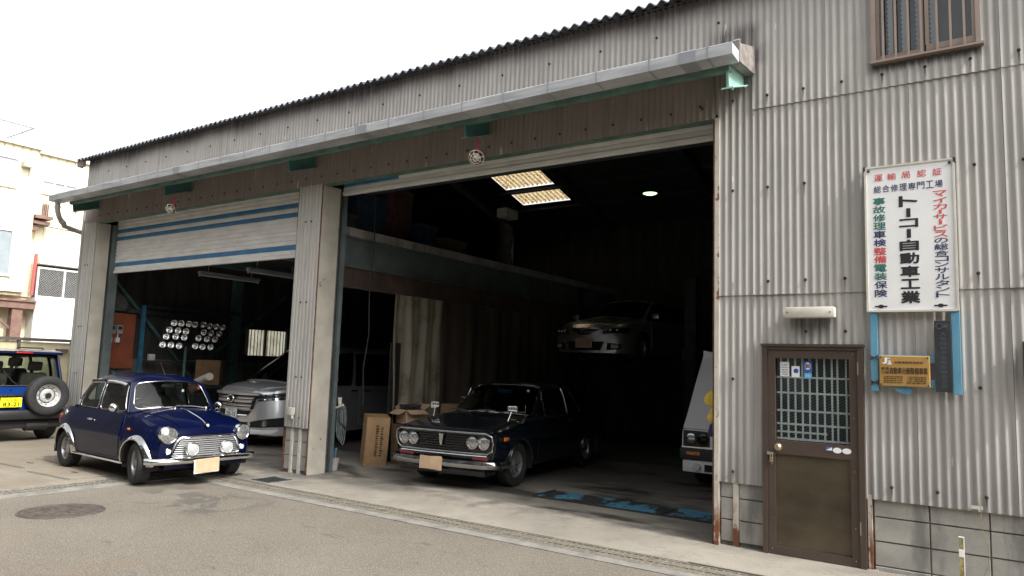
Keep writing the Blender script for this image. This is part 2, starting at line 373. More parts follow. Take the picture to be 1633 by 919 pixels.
# ------------------------------------------------------------------ mesh helpers
V = Vector
class MB:
    def __init__(s): s.v, s.f = [], []
    def add(s, vs, fs):
        o = len(s.v); s.v += [tuple(p) for p in vs]; s.f += [tuple(o+i for i in f) for f in fs]
        return s
    def box(s, x0, x1, y0, y1, z0, z1, c=0.0):
        if c <= 0:
            vs = [(x, y, z) for x in (x0, x1) for y in (y0, y1) for z in (z0, z1)]
            return s.add(vs, [(0, 1, 3, 2), (4, 6, 7, 5), (0, 4, 5, 1), (2, 3, 7, 6), (0, 2, 6, 4), (1, 5, 7, 3)])
        bm = bmesh.new(); bmesh.ops.create_cube(bm, size=1)
        for v in bm.verts: v.co = V(((x0+x1)/2+v.co.x*(x1-x0), (y0+y1)/2+v.co.y*(y1-y0), (z0+z1)/2+v.co.z*(z1-z0)))
        bmesh.ops.bevel(bm, geom=bm.edges[:], offset=c, segments=2, affect='EDGES', profile=.5)
        bm.verts.index_update()
        s.add([v.co for v in bm.verts], [[v.index for v in f.verts] for f in bm.faces]); bm.free()
        return s
    def grid(s, rows, closed=False):
        n = len(rows[0]); vs = [p for r in rows for p in r]; fs = []
        for i in range(len(rows)-1):
            for j in range(n if closed else n-1):
                k = (j+1) % n
                fs.append((i*n+j, i*n+k, (i+1)*n+k, (i+1)*n+j))
        return s.add(vs, fs)
    def tube(s, pts, r, n=8, closed=False, caps=True, flat=1.0):
        pts = [V(p) for p in pts]; rings = []; m = len(pts); ref = None
        for i, p in enumerate(pts):
            a = pts[(i-1) % m] if (closed or i > 0) else p
            b = pts[(i+1) % m] if (closed or i < m-1) else p
            t = (b-a).normalized()
            if ref is None: ref = V((0, 0, 1)) if abs(t.z) < .9 else V((1, 0, 0))
            u = t.cross(ref)
            if u.length < 1e-5: u = t.orthogonal()
            u.normalize(); w = u.cross(t).normalized()
            rr = r[i] if isinstance(r, (list, tuple)) else r
            rings.append([p+u*math.cos(2*PI*k/n)*rr*flat+w*math.sin(2*PI*k/n)*rr for k in range(n)])
        if closed: rings.append(rings[0])
        s.grid(rings, True)
        if caps and not closed:
            s.add(rings[0], [tuple(range(n))[::-1]]); s.add(rings[-1], [tuple(range(n))])
        return s
    def lathe(s, prof, n=24, axis='y', o=(0, 0, 0), a0=0.0, a1=2*PI):
        full = abs(a1-a0-2*PI) < 1e-6; rows = []
        for k in range(n+(0 if full else 1)):
            a = a0+(a1-a0)*k/n; ca, sa = math.cos(a), math.sin(a)
            row = []
            for r, h in prof:
                p = {'y': (r*ca, h, r*sa), 'x': (h, r*ca, r*sa), 'z': (r*ca, r*sa, h)}[axis]
                row.append((p[0]+o[0], p[1]+o[1], p[2]+o[2]))
            rows.append(row)
        if full: rows.append(rows[0])
        return s.grid(rows)
    def prism(s, poly, axis, a, b):
        n = len(poly); f = {'x': lambda p, h: (h, p[0], p[1]), 'y': lambda p, h: (p[0], h, p[1]), 'z': lambda p, h: (p[0], p[1], h)}[axis]
        vs = [f(p, a) for p in poly]+[f(p, b) for p in poly]
        return s.add(vs, [tuple(range(n))[::-1], tuple(range(n, 2*n))]+[(i, (i+1) % n, n+(i+1) % n, n+i) for i in range(n)])
    def bar(s, a, b, w, h, upv=(0, 0, 1)):
        a, b = V(a), V(b); t = (b-a).normalized(); u = t.cross(V(upv))
        if u.length < 1e-4: u = t.orthogonal()
        u.normalize(); q = u.cross(t)
        vs = [p+u*i*w/2+q*j*h/2 for p in (a, b) for i, j in ((-1, -1), (1, -1), (1, 1), (-1, 1))]
        return s.add(vs, [(3, 2, 1, 0), (4, 5, 6, 7), (0, 1, 5, 4), (1, 2, 6, 5), (2, 3, 7, 6), (3, 0, 4, 7)])
    def xf(s, M, start=0):
        s.v[start:] = [tuple(M @ V(p)) for p in s.v[start:]]
        return s
    def mesh(s, name, mat, ang=35, merge=True):
        me = bpy.data.meshes.new(name); me.from_pydata(s.v, [], s.f)
        bm = bmesh.new(); bm.from_mesh(me)
        if merge: bmesh.ops.remove_doubles(bm, verts=bm.verts, dist=2e-5)
        bmesh.ops.recalc_face_normals(bm, faces=bm.faces)
        bm.to_mesh(me); bm.free()
        if ang:
            me.shade_smooth(); me.set_sharp_from_angle(angle=math.radians(ang))
        if mat: me.materials.append(MT[mat] if isinstance(mat, str) else mat)
        return me
    def build(s, name, mat, parent=None, ang=35, **k):
        return put(name, s.mesh(name, mat, ang), parent, **k)

def put(name, me, parent=None, loc=None, rot=None, label=None, kind=None):
    o = bpy.data.objects.new(name, me); C.objects.link(o)
    if parent: o.parent = parent
    if loc is not None: o.location = loc
    if rot is not None: o.rotation_euler = rot
    if label: o['label'] = label
    if kind: o['kind'] = kind
    return o
def thing(name, label, cat, loc=(0, 0, 0), rz=0.0, group=None):
    o = bpy.data.objects.new(name, None); C.objects.link(o)
    o.empty_display_size = .2
    o.location = loc; o.rotation_euler = (0, 0, rz)
    return tag(o, label, cat, group)
def tag(o, label, cat, group=None):
    o['label'] = label; o['category'] = cat
    if group: o['group'] = group
    return o
def structure(o): o['kind'] = 'structure'; return o

def sstep(t):
    t = min(1, max(0, t)); return t*t*(3-2*t)
def lerp(a, b, t): return a+(b-a)*t
def pchip(tab):
    xs = [t[0] for t in tab]; ys = [t[1] for t in tab]; n = len(xs)
    if n == 1: return lambda x: ys[0]
    h = [xs[i+1]-xs[i] for i in range(n-1)]; d = [(ys[i+1]-ys[i])/h[i] for i in range(n-1)]
    m = [d[0]]+[0 if d[i-1]*d[i] <= 0 else 2*d[i-1]*d[i]/(d[i-1]+d[i]) for i in range(1, n-1)]+[d[-1]]
    def f(x):
        x = min(max(x, xs[0]), xs[-1]); i = 0
        while i < n-2 and x > xs[i+1]: i += 1
        t = (x-xs[i])/h[i]
        return ys[i]*(1+2*t)*(1-t)**2+h[i]*m[i]*t*(1-t)**2+ys[i+1]*t*t*(3-2*t)+h[i]*m[i+1]*t*t*(t-1)
    return f

# ------------------------------------------------------------------ lettering
_gl = {}
def glyphs(ch, bold=0.0):
    key = (ch, bold)
    if key not in _gl:
        cu = bpy.data.curves.new('glyph', 'FONT'); cu.body = ch; cu.size = 1; cu.offset = bold; cu.resolution_u = 2
        o = bpy.data.objects.new('glyph', cu); C.objects.link(o)
        bpy.context.view_layer.update()
        me = bpy.data.meshes.new_from_object(o.evaluated_get(bpy.context.evaluated_depsgraph_get()))
        vs = [(v.co.x, v.co.y) for v in me.vertices]; fs = [tuple(p.vertices) for p in me.polygons]
        bpy.data.objects.remove(o); bpy.data.meshes.remove(me); bpy.data.curves.remove(cu)
        _gl[key] = (vs, fs)
    return _gl[key]
def fit(mb, ch, x0, x1, z0, z1, y, bold=0.0, rot=False):
    """one glyph squeezed into a cell of the XZ plane facing -Y"""
    vs, fs = glyphs(ch, 0.0)
    if not vs: return
    if rot: vs = [(p[1], -p[0]) for p in vs]
    ax, bx = min(p[0] for p in vs), max(p[0] for p in vs); az, bz = min(p[1] for p in vs), max(p[1] for p in vs)
    h = bold*min(x1-x0, z1-z0)*2.2                      # strokes are fattened by stamping the glyph a few times
    x0, x1, z0, z1 = x0+h, x1-h, z0+h, z1-h
    sx = (x1-x0)/max(bx-ax, 1e-4); sz = (z1-z0)/max(bz-az, 1e-4)
    for i, (dx, dz) in enumerate(((0, 0), (1, 0), (-1, 0), (0, 1), (0, -1), (.7, .7), (-.7, -.7), (.7, -.7), (-.7, .7)) if h > 0 else ((0, 0),)):
        mb.add([(x0+(p[0]-ax)*sx+dx*h, y-.00004*i, z0+(p[1]-az)*sz+dz*h) for p in vs], fs)
def line(mb, text, x0, x1, z0, z1, y, bold=0.0):
    """a horizontal line of text fitted into a box"""
    fit(mb, text, x0, x1, z0, z1, y, min(bold, .012))

# ------------------------------------------------------------------ window patch
def rrect(n, r, asp):
    """rounded rectangle in the unit square with its outer square partner points"""
    out = []; k = max(2, n)
    rx, ry = r/asp, r
    rx, ry = min(rx, .499), min(ry, .499)
    for cx, cy, a0 in ((1-rx, ry, -PI/2), (1-rx, 1-ry, 0), (rx, 1-ry, PI/2), (rx, ry, PI)):
        for i in range(k+1):
            a = a0+PI/2*i/k
            out.append((cx+rx*math.cos(a), cy+ry*math.sin(a)))
    res = []
    for i in range(len(out)):
        a, b = out[i], out[(i+1) % len(out)]
        res.append(a)
        if math.dist(a, b) > .12:
            m = int(math.dist(a, b)/.09)
            res += [(lerp(a[0], b[0], j/m), lerp(a[1], b[1], j/m)) for j in range(1, m)]
    return res
def win_patch(body, glass, trim, P, mu0=.05, mu1=.05, mv0=.05, mv1=.05, r=.15, asp=1.5, tr=.008, n=4, inset=0.0):
    """patch P(u,v) with a rounded opening; filler goes to body, pane to glass, edge tube to trim"""
    L = rrect(n, r, asp)
    def q(p): return (mu0+(1-mu0-mu1)*p[0], mv0+(1-mv0-mv1)*p[1])
    loop = [q(p) for p in L]; outer = []
    for p in L:
        dx, dy = p[0]-.5, p[1]-.5; k = .5/max(abs(dx), abs(dy)); outer.append((.5+dx*k, .5+dy*k))
    ring = [[P(*a) for a in loop], [P(lerp(a[0], b[0], .5), lerp(a[1], b[1], .5)) for a, b in zip(loop, outer)], [P(*b) for b in outer]]
    # square corners
    if body is not None:
        body.grid(ring, True)
        for cx, cy in ((0, 0), (1, 0), (1, 1), (0, 1)):
            k = min(range(len(outer)), key=lambda i: abs(outer[i][0]-cx)+abs(outer[i][1]-cy))
            if abs(outer[k][0]-cx)+abs(outer[k][1]-cy) > 1e-4:
                # nearest neighbours on the two edges
                j = (k+1) % len(outer); i = (k-1) % len(outer)
                for e in (i, j):
                    body.add([P(*outer[k]), P(*outer[e]), P(cx, cy)], [(0, 1, 2)])
    if glass is not None:
        c = (mu0+(1-mu0-mu1)/2, mv0+(1-mv0-mv1)/2)
        rows = [[P(lerp(c[0], a[0], t), lerp(c[1], a[1], t)) for a in loop] for t in (0, .3, .6, .85, 1)]
        glass.grid(rows, True)
    if trim is not None: trim.tube(ring[0], tr, 6, True)
    return ring[0]

# ------------------------------------------------------------------ ground
structure(MB().grid([[(x, y, -.012) for y in (-300, -60, -15, -1.31, 0, 12, 60, 300)] for x in (-300, -80, -30, -15, -7.15, 0, 6, 30, 300)]).build('asphalt_yard', 'asphalt', None, 0))
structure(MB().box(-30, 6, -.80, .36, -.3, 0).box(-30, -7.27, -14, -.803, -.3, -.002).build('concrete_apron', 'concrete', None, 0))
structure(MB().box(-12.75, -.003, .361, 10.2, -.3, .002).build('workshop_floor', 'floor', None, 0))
k = structure(MB().box(-7.27, 6, -1.24, -1.10, -.3, -.004).box(-6.93, -6.75, -14, -1.242, -.3, -.004).build('drain_kerb', 'kerb', None, 0))
ch = structure(MB().box(-7.27, 6, -1.10, -.80, -.3, -.13).box(-7.27, -6.93, -14, -1.10, -.3, -.13).build('drain_channel', 'dark', None, 0))
def grate(L, W):
    m = MB()
    for y in (0, W/2-.012, W-.024): m.box(0, L, y, y+.024, -.012, 0)
    n = int(L/.062)
    for i in range(n+1):
        x = i*(L-.015)/n; m.box(x, x+.015, .02, W-.02, -.010, -.002)
    return m.mesh('grate', 'iron', 0)
g1 = grate(.996, .296)
for i in range(13): put('grate', g1, ch, (-7.26+i*1.0, -1.098, -.003-.0015*(i % 3)), (0, 0, 0))
for i in range(8): put('grate', g1, ch, (-6.935, -2.1-i*1.0, -.003-.0015*(i % 2)), (0, 0, PI/2))
# manhole
t = thing('manhole_cover', 'round rusty cast iron manhole cover set in the asphalt', 'manhole cover', (-5.66, -3.20, -.012))
m = MB().lathe([(0, .006), (.30, .006), (.31, .002), (.315, .002), (.325, .008), (.36, .008), (.365, 0)], 48, 'z')
for r in (.07, .14, .21, .27):
    n = int(r*2*PI/.075)
    for k in range(n):
        a = 2*PI*k/n+r*5; k0 = len(m.v); m.box(-.022, .022, -.016, .016, .005, .010)
        m.xf(Matrix.Translation((r*math.cos(a), r*math.sin(a), 0)) @ Matrix.Rotation(a, 4, 'Z'), k0)
m.build('cover', 'manhole', t, 30)
MB().lathe([(.366, 0), (.372, .006), (.39, .006), (.395, -.003)], 48, 'z').build('frame', 'manhole', t, 30)
for x, y, w, lb in ((-9.25, -2.02, .42, 'square concrete access cover nearest the blue off-roader'), (-8.0, -2.0, .50, 'square concrete access cover beside the rear wheel of the small blue car')):
    t = thing('access_cover', lb, 'access cover', (x, y, -.002), .05)
    MB().box(-w, w, -w*.62, w*.62, -.02, .008, .004).build('slab', 'concrete', t, 0)
    MB().box(-w-.03, -w-.008, -w*.66, w*.66, -.02, .006).box(w+.008, w+.03, -w*.66, w*.66, -.02, .006).box(-w-.008, w+.008, -w*.66-.02, -w*.66, -.02, .006).box(-w-.008, w+.008, w*.66, w*.66+.02, -.02, .006).build('frame', 'iron', t, 0)
    MB().box(-.06, .06, -.02, .02, .008, .014).build('lifting_bar', 'manhole', t, 0)
t = thing('floor_drain', 'small square iron drain grate in the concrete by the middle pillar', 'drain grate', (-5.78, -.55, 0))
m = MB()
for i in range(6): m.box(-.15, .15, -.17+i*.06, -.14+i*.06, .001, .008)
m.box(-.17, -.15, -.19, .19, .001, .009).box(.15, .17, -.19, .19, .001, .009)
m.build('grate', 'steel_dark', t, 0)

# ------------------------------------------------------------------ workshop building
PT = .0667
B = thing('workshop_building', 'long corrugated slate sheet garage building with two shutter bays and a side door', 'garage building')
def wave(x, amp=.0066): return -amp*math.cos(2*PI*(x-.37)/PT)
def sheet(rects, mat='slate', yo=0.0, name='corrugated_sheet', par=None):
    m = MB()
    for x0, x1, z0, z1 in rects:
        n = max(2, int(round((x1-x0)/PT*8)))
        xs = [lerp(x0, x1, i/n) for i in range(n+1)]
        bot = yo-.004
        prof = lambda x, z, d=0.0: (x, wave(x)+lerp(bot, yo+.004, (z-z0)/(z1-z0))+d, z)
        m.grid([[prof(x, z0, .007) for x in xs], [prof(x, z0) for x in xs], [prof(x, z1) for x in xs], [prof(x, z1, .007) for x in xs]])
        for x in (x0, x1): m.add([prof(x, z0), prof(x, z1), prof(x, z1, .007), prof(x, z0, .007)], [(0, 1, 2, 3)])
    return m.build(name, mat, par or B, 60)
W10 = PT*10
cols = [(.37-W10*k, .37-W10*(k-1)) for k in range(19, 0, -1)]       # columns left of x=.37
EAVE, HEAD = 5.46, 4.13
sheet([(-12.78, cols[0][0], 4.62, EAVE)]); sheet([(-12.78, cols[0][0], HEAD, 4.66)], 'slate_shaded', .004)
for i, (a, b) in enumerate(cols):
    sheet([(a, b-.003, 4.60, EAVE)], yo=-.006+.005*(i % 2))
    if b < .2: sheet([(a, b-.003, HEAD, 4.64)], 'slate_shaded', .006+.004*(i % 2))
    else: sheet([(a, .0, HEAD, 4.64)], 'slate_shaded', .006); sheet([(.003, b, 4.17, 4.64)], 'slate', .006)
rc = [.37+W10*k for k in range(0, 7)]
Z0, Z1, Z2 = .585, 2.345, 4.155
# right-hand wall: bottom, middle and top rows round the door and window
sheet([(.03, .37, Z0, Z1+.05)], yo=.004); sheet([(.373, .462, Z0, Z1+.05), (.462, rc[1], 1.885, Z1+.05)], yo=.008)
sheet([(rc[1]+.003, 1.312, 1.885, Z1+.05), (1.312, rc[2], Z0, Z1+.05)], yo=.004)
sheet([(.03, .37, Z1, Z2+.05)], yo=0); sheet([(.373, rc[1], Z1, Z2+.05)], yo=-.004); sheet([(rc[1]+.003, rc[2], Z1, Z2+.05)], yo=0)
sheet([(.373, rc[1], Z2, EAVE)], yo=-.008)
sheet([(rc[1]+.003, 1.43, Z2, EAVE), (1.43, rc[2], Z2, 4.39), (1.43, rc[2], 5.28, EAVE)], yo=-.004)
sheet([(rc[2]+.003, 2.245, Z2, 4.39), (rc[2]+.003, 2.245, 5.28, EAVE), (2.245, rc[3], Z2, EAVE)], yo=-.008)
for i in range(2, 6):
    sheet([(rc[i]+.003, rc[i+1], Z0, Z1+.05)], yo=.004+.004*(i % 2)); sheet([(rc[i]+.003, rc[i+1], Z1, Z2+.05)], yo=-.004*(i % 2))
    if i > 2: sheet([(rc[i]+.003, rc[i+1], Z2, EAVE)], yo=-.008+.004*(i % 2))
# pillar and left pier cladding
def rib(x0, x1, z0, z1, y):       # finer ribbed cladding
    m = MB(); xs = []; n = int(round((x1-x0)/.078)); w = (x1-x0)/n
    for i in range(n): xs += [(x0+w*i, 0), (x0+w*(i+.28), 0), (x0+w*(i+.42), -.016), (x0+w*(i+.86), -.016)]
    xs.append((x1, 0))
    m.grid([[(x, y+d+k, z) for x, d in xs] for z, k in ((z0, .006), (z0, 0), (z1, .003), (z1, .008))])
    return m.build('corrugated_sheet', 'slate_rib', B, 20)
rib(-6.29, -5.775, .64, 2.36, .0); rib(-6.29, -5.775, 2.33, 4.14, .004)
rib(-12.74, -12.26, .02, 2.0, .0); rib(-12.74, -12.26, 1.97, 4.14, .004)
# side cladding of the left end and the verge board
for y0 in range(0, 10, 2):
    m = MB(); n = 28
    m.grid([[(-12.79+.009*math.cos(2*PI*(y0+2*i/n)/PT*.5), y0+2*i/n, z if z == 0 else 5.42+.27*min(y0+2*i/n, 10-y0-2*i/n)) for i in range(n+1)] for z in (0, 1)])
    if y0 == 4:      # this bay has the side window opening
        pass
    bpy_o = None
    if y0 not in (4,):
        m.build('corrugated_sheet', 'slate_rib', B, 40)
m = MB()
for a, b, z0, z1 in ((4, 6, 0, 1.62), (4, 6, 2.32, 6.5), (5.1, 6, 1.62, 2.32)):
    m.grid([[(-12.79, y, z if z < 6 else 5.42+.27*min(y, 10-y)) for y in (a, 5, b)] for z in (z0, z1)]) if a < 5 else m.grid([[(-12.79, y, z) for y in (a, b)] for z in (z0, z1)])
m.build('corrugated_sheet', 'slate_rib', B, 0)
MB().box(-12.80, -12.752, -.02, .05, 0, 4.5).build('corner_trim', 'slate_rib', B, 0)
MB().box(-13.0, -12.80, -.13, -.06, 5.30, 5.47).box(-13.0, -12.97, -.059, -.02, 5.3, 5.42).build('verge_board', 'grey_box', B, 0)
# bolts
bm_ = MB().lathe([(0, .018), (.005, .017), (.007, .010), (.013, .008), (.015, 0)], 8, 'y').xf(Matrix.Rotation(PI, 4, 'Z')).mesh('bolt', 'bolt', 40)
bm_rust = None
def bolt(x, z): put('bolt', bm_, B, (x, -.012, z))
for z, xs in ((4.275, [.18+.331*k for k in range(-1, 11)]), (2.47, [.511, .842, 1.173, 2.166, 2.497, 2.828]), (3.37, [.18, .511, .842, 2.166, 2.497, 2.828]), (.70, [1.504, 1.835, 2.166, 2.497]), (1.55, [.18, 2.15, 2.48]), (.69, [.18]), (2.0, [.84, 1.17])):
    for x in xs: bolt(x, z)
for a, b in cols:
    for x in ((a*3+b)/4, (a+3*b)/4): bolt(x, 4.25) if x < -.1 else None
    bolt((a+b)/2, 5.12)
for x in (-6.08, -5.96): [bolt(x, z) for z in (.78, 1.35, 2.42, 3.6)]
for x in (-12.55, -12.45): [bolt(x, z) for z in (1.2, 2.1, 3.3)]
# concrete block footing
def block(x0, x1, z0, z1, y=.03):
    MB().box(x0, x1, y, y+.15, z0, z1, .004).build('block', 'block', B, 0)
rows = [(.445, .635), (.245, .435), (.045, .235), (-.155, .035), (-.30, -.165)]
for i, (z0, z1) in enumerate(rows):
    xs = [1.36+.41*k for k in range(0, 8)]
    for k in range(7): block(xs[k]+.005, xs[k+1]-.005, z0, z1, .03+.004*((k*3+i) % 3))
    if z0 > -.1:
        block(.055, .17, z0, z1); block(.225, .45, z0, z1)
        for a, b in ((-6.28, -6.15), (-6.10, -5.98), (-5.93, -5.78)): block(a, b, z0, z1)
MB().box(1.355, 4.3, .05, .17, -.3, .63).build('mortar_joint', 'mortar', B, 0)
MB().box(.05, .455, .05, .17, 0, .63).build('mortar_joint', 'mortar', B, 0)
MB().box(-6.285, -5.775, .05, .17, 0, .66).build('mortar_joint', 'mortar', B, 0)
for x, mt in ((.198, 'rusty_cream'), (-6.125, 'off_white'), (-5.955, 'off_white')):
    MB().box(x-.024, x+.024, .012, .06, 0, .66).build('door_post', mt, B, 0)
MB().box(1.318, 1.35, .0, .08, -.02, .62).build('door_post', 'rusty_cream', B, 0)
# steel posts at the bays
MB().box(-5.772, -5.755, .012, .33, 0, HEAD-.003).build('door_post', 'cream', B, 0)
MB().box(-5.776, -5.766, -.004, .011, 0, HEAD-.004).build('post_edge', 'rust', B, 0)
MB().box(-5.80, -5.76, .332, .36, .0, HEAD-.01).build('shutter_guide', 'junk_grey', B, 0)
MB().box(-5.79, -5.735, .40, .46, .0, HEAD-.01).build('shutter_guide', 'beam', B, 0)
MB().box(-12.257, -12.235, .012, .26, 0, HEAD-.003).build('door_post', 'cream', B, 0)
MB().box(-12.26, -12.20, .30, .46, 0, HEAD-.01).build('shutter_guide', 'beam', B, 0)
MB().box(-6.296, -6.284, .006, .06, 0, HEAD-.003).build('post_edge', 'rust', B, 0)
MB().box(-6.30, -6.26, .33, .46, 0, HEAD-.01).build('shutter_guide', 'beam', B, 0)
MB().box(.0, .045, -.012, .05, 0, HEAD).build('door_post', 'rusty_cream', B, 0)
MB().box(-.02, -.002, .0, .16, 0, HEAD-.01).build('post_edge', 'rust', B, 0)
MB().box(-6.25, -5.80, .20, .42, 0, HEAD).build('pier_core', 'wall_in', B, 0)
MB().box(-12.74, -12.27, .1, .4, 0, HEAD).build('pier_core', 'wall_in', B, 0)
# lintel steel above the bays
for a, b in ((-12.255, -6.30), (-5.75, -.003)):
    MB().box(a, b, .02, .10, 4.115, 4.135).box(a, b, .26, .30, 4.195, 4.40).box(a, b, .10, .26, 4.30, 4.31).build('lintel_beam', 'lintel', B, 0)
    MB().box(a, b, .50, .9, 4.16, 4.9).build('shutter_box', 'steel_dark', B, 0)
MB().box(-12.75, .02, .03, .10, 4.15, 4.22).build('lintel_beam', 'steel_dark', B, 0)
# roller shutters
def shutter(x0, x1, zb, zt, blue, partial=None):
    bar = MB().box(x0, x1, .37, .43, zb, zb+.055, .006).build('shutter', 'shutter', B, 0)
    h = .0745; n = int(math.ceil((zt-zb-.055)/h))
    def slat(xa, xb):
        m = MB(); pr = [(.404, 0), (.392, .003), (.387, .007), (.384, .034), (.387, .060), (.392, .064), (.402, .067)]
        m.grid([[(x, p[0], p[1]) for p in pr] for x in (xa, xb)]); m.box(xa, xb, .398, .406, .066, h)
        return m
    plain_, blue_ = slat(x0, x1).mesh('slat', 'shutter', 40), slat(x0, x1).mesh('slat', 'shutter_blue', 40)
    for i in range(n):
        o = put('slat', blue_ if i in blue else plain_, bar, (0, 0, zb+.056+i*h))
        if partial and i == partial[0]:
            slat(x0+.002, partial[1]).xf(Matrix.Translation((0, -.003, 0))).build('blue_strip', 'shutter_blue', o, 40, loc=(0, 0, 0))
    return bar
shutter(-12.23, -6.27, 3.17, 4.28, (1, 8, 10))
shutter(-5.76, -.02, 4.045, 4.29, (), (1, -4.65))
# roof: front and back slopes in big-wave sheets, with translucent ones let in
RP = .13
def roof_sheet(x0, x1, y0, y1, z0, z1, mat, name='roof_sheet'):
    m = MB(); n = int(round((x1-x0)/RP*8)); rows = []
    xs = [lerp(x0, x1, i/n) for i in range(n+1)]
    top = lambda x, t, d=0: (x, lerp(y0, y1, t), lerp(z0, z1, t)+.024*math.cos(2*PI*x/RP)+d)
    m.grid([[top(x, 0, -.011) for x in xs], [top(x, 0) for x in xs], [top(x, 1) for x in xs]])
    return m.build(name, mat, B, 60)
rx = [-13.0+.91*k for k in range(20)]
SL = .27
for a in rx:
    roof_sheet(a, a+.912, -.16, 5.0, 5.47-.04, 5.47+SL*5.0, 'roof')
    if a < 4:
        roof_sheet(a, a+.912, 5.0, 7.02, 5.47+SL*5, 5.47+SL*5-SL*2.02, 'roof')
        if not -8.5 < a < -6.6: roof_sheet(a, a+.912, 7.02, 8.75, 5.47+SL*2.98, 5.47+SL*1.25, 'roof')
        roof_sheet(a, a+.912, 8.75, 10.3, 5.47+SL*1.25, 5.47-SL*.3, 'roof')
for a, b, y0, y1 in ((-8.01, -6.58, 7.02, 7.80), (-8.01, -6.58, 7.95, 8.62)):
    roof_sheet(a, b, y0, y1, 5.47+SL*(10-y0), 5.47+SL*(10-y1), 'skylight', 'skylight_sheet')
zr = lambda y: 5.47+SL*(10-y) if y > 5 else 5.47+SL*y
def slope_slab(x0, x1, y0, y1, d0, d1):
    m = MB(); vs = [(x, y, zr(y)-d) for x in (x0, x1) for y in (y0, y1) for d in (d0, d1)]
    return m.add(vs, [(0, 1, 3, 2), (4, 6, 7, 5), (0, 4, 5, 1), (2, 3, 7, 6), (0, 2, 6, 4), (1, 5, 7, 3)])
m = MB()
for x0, x1, y0, y1 in ((-12.75, 6, .0, 5), (-12.75, 6, 5, 7.02), (-12.75, -8.01, 7.02, 8.62), (-6.58, 6, 7.02, 8.62), (-8.01, -6.58, 7.80, 7.95), (-12.75, 6, 8.62, 10.2)):
    k = slope_slab(x0, x1, y0, y1, .032, .05); m.add(k.v, k.f)
m.build('roof_lining', 'roof_in', B, 0)
for x in (-11, -9.0, -6.1, -3.0, -.1):
    k = slope_slab(x-.06, x+.06, .1, 5, .06, .32); k2 = slope_slab(x-.06, x+.06, 5, 10, .06, .32)
    k.add(k2.v, k2.f).build('rafter', 'steel_dark', B, 0)
for y in (1.5, 3, 4.5, 5.7, 6.85, 7.87, 8.8): slope_slab(-12.7, 0, y-.03, y+.03, .051, .12).build('purlin', 'steel_dark', B, 0)
# rear, right and inner walls
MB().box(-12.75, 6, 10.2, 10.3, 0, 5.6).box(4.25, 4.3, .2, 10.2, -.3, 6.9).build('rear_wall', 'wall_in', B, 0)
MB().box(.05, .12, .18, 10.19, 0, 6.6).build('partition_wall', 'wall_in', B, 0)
m = MB()
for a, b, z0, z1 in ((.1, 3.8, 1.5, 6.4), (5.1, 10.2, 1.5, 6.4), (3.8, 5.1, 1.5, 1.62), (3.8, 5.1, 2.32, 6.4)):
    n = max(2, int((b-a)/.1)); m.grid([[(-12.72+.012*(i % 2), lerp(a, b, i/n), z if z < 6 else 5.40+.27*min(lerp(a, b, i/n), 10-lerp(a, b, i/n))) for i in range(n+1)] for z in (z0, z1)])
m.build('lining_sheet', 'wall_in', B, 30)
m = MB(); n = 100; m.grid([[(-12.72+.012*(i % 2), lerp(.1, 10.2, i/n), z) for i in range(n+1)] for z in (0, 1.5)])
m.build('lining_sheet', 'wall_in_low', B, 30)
for a, b in (((-12.6, .5, 3.2), (-12.6, 2.55, 1.0)), ((-12.6, 4.9, 3.2), (-12.6, 3.0, 1.7))):
    MB().bar(a, b, .05, .09, (1, 0, 0)).build('brace', 'green_dim', B, 0)
MB().box(-12.65, -12.5, 3.35, 3.55, 0, 4.6).build('column', 'green_dim', B, 0)
MB().box(-12.66, -12.55, .9, 4.9, 2.44, 2.52).build('wall_rail', 'steel_dark', B, 0)
# side window of the left bay: frame, mullion and pale ribbed sheet outside the glass
w = MB().box(-12.78, -12.70, 3.8, 3.84, 1.62, 2.32).box(-12.78, -12.70, 5.06, 5.1, 1.62, 2.32).box(-12.78, -12.70, 3.84, 5.06, 1.62, 1.66).box(-12.78, -12.70, 3.84, 5.06, 2.28, 2.32).box(-12.77, -12.71, 4.41, 4.46, 1.66, 2.28).build('side_window', 'steel_dark', B, 0)
m = MB(); n = 96; m.grid([[(-12.84+.02*math.cos(i*PI/4), 3.7+1.5*i/n, z) for i in range(n+1)] for z in (1.5, 2.45)])
m.build('ribbed_pane', 'panel_light', w, 40)
for i in range(13):
    y = 3.87+i*.095
    MB().box(-12.80, -12.79, y, y+.016, 1.66, 2.28).build('rib', 'steel_dark', w, 0)
# gutter with clips, soffit angle and brackets
gx0, gx1 = -12.60, .405
m = MB()
m.grid([[(x, y, z) for y, z in ((-.755, 4.535), (-.742, 4.545), (-.735, 4.535), (-.735, 4.44), (-.56, 4.43), (-.56, 4.53))] for x in (gx0, gx1)])
m.grid([[(x, y, z) for y, z in ((-.755, 4.535), (-.75, 4.432), (-.55, 4.42), (-.55, 4.53))] for x in (gx0, gx1)])
for x in (gx0, gx1): m.add([(x, -.755, 4.535), (x, -.75, 4.432), (x, -.55, 4.42), (x, -.55, 4.53)], [(0, 1, 2, 3)])
G = m.build('gutter', 'gutter', B, 0)
clip = MB().grid([[(x, y, z) for y, z in ((-.74, 4.55), (-.762, 4.54), (-.757, 4.427), (-.54, 4.414))] for x in (-.008, .008)]).mesh('clip', 'gutter_patch', 0)
for i in range(23): put('clip', clip, G, (gx0+.35+i*.565, 0, 0))
for x in (.02, -4.2, -8.3): MB().grid([[(xx, y, z) for y, z in ((-.748, 4.548), (-.760, 4.537), (-.755, 4.428), (-.55, 4.417))] for xx in (x-.11, x+.05)]).build('joint_sleeve', 'gutter_patch', G, 0)
MB().box(gx0+.3, .30, -.515, -.505, 4.385, 4.46).box(gx0+.3, .30, -.505, -.44, 4.385, 4.395).build('edge_angle', 'lintel', B, 0)
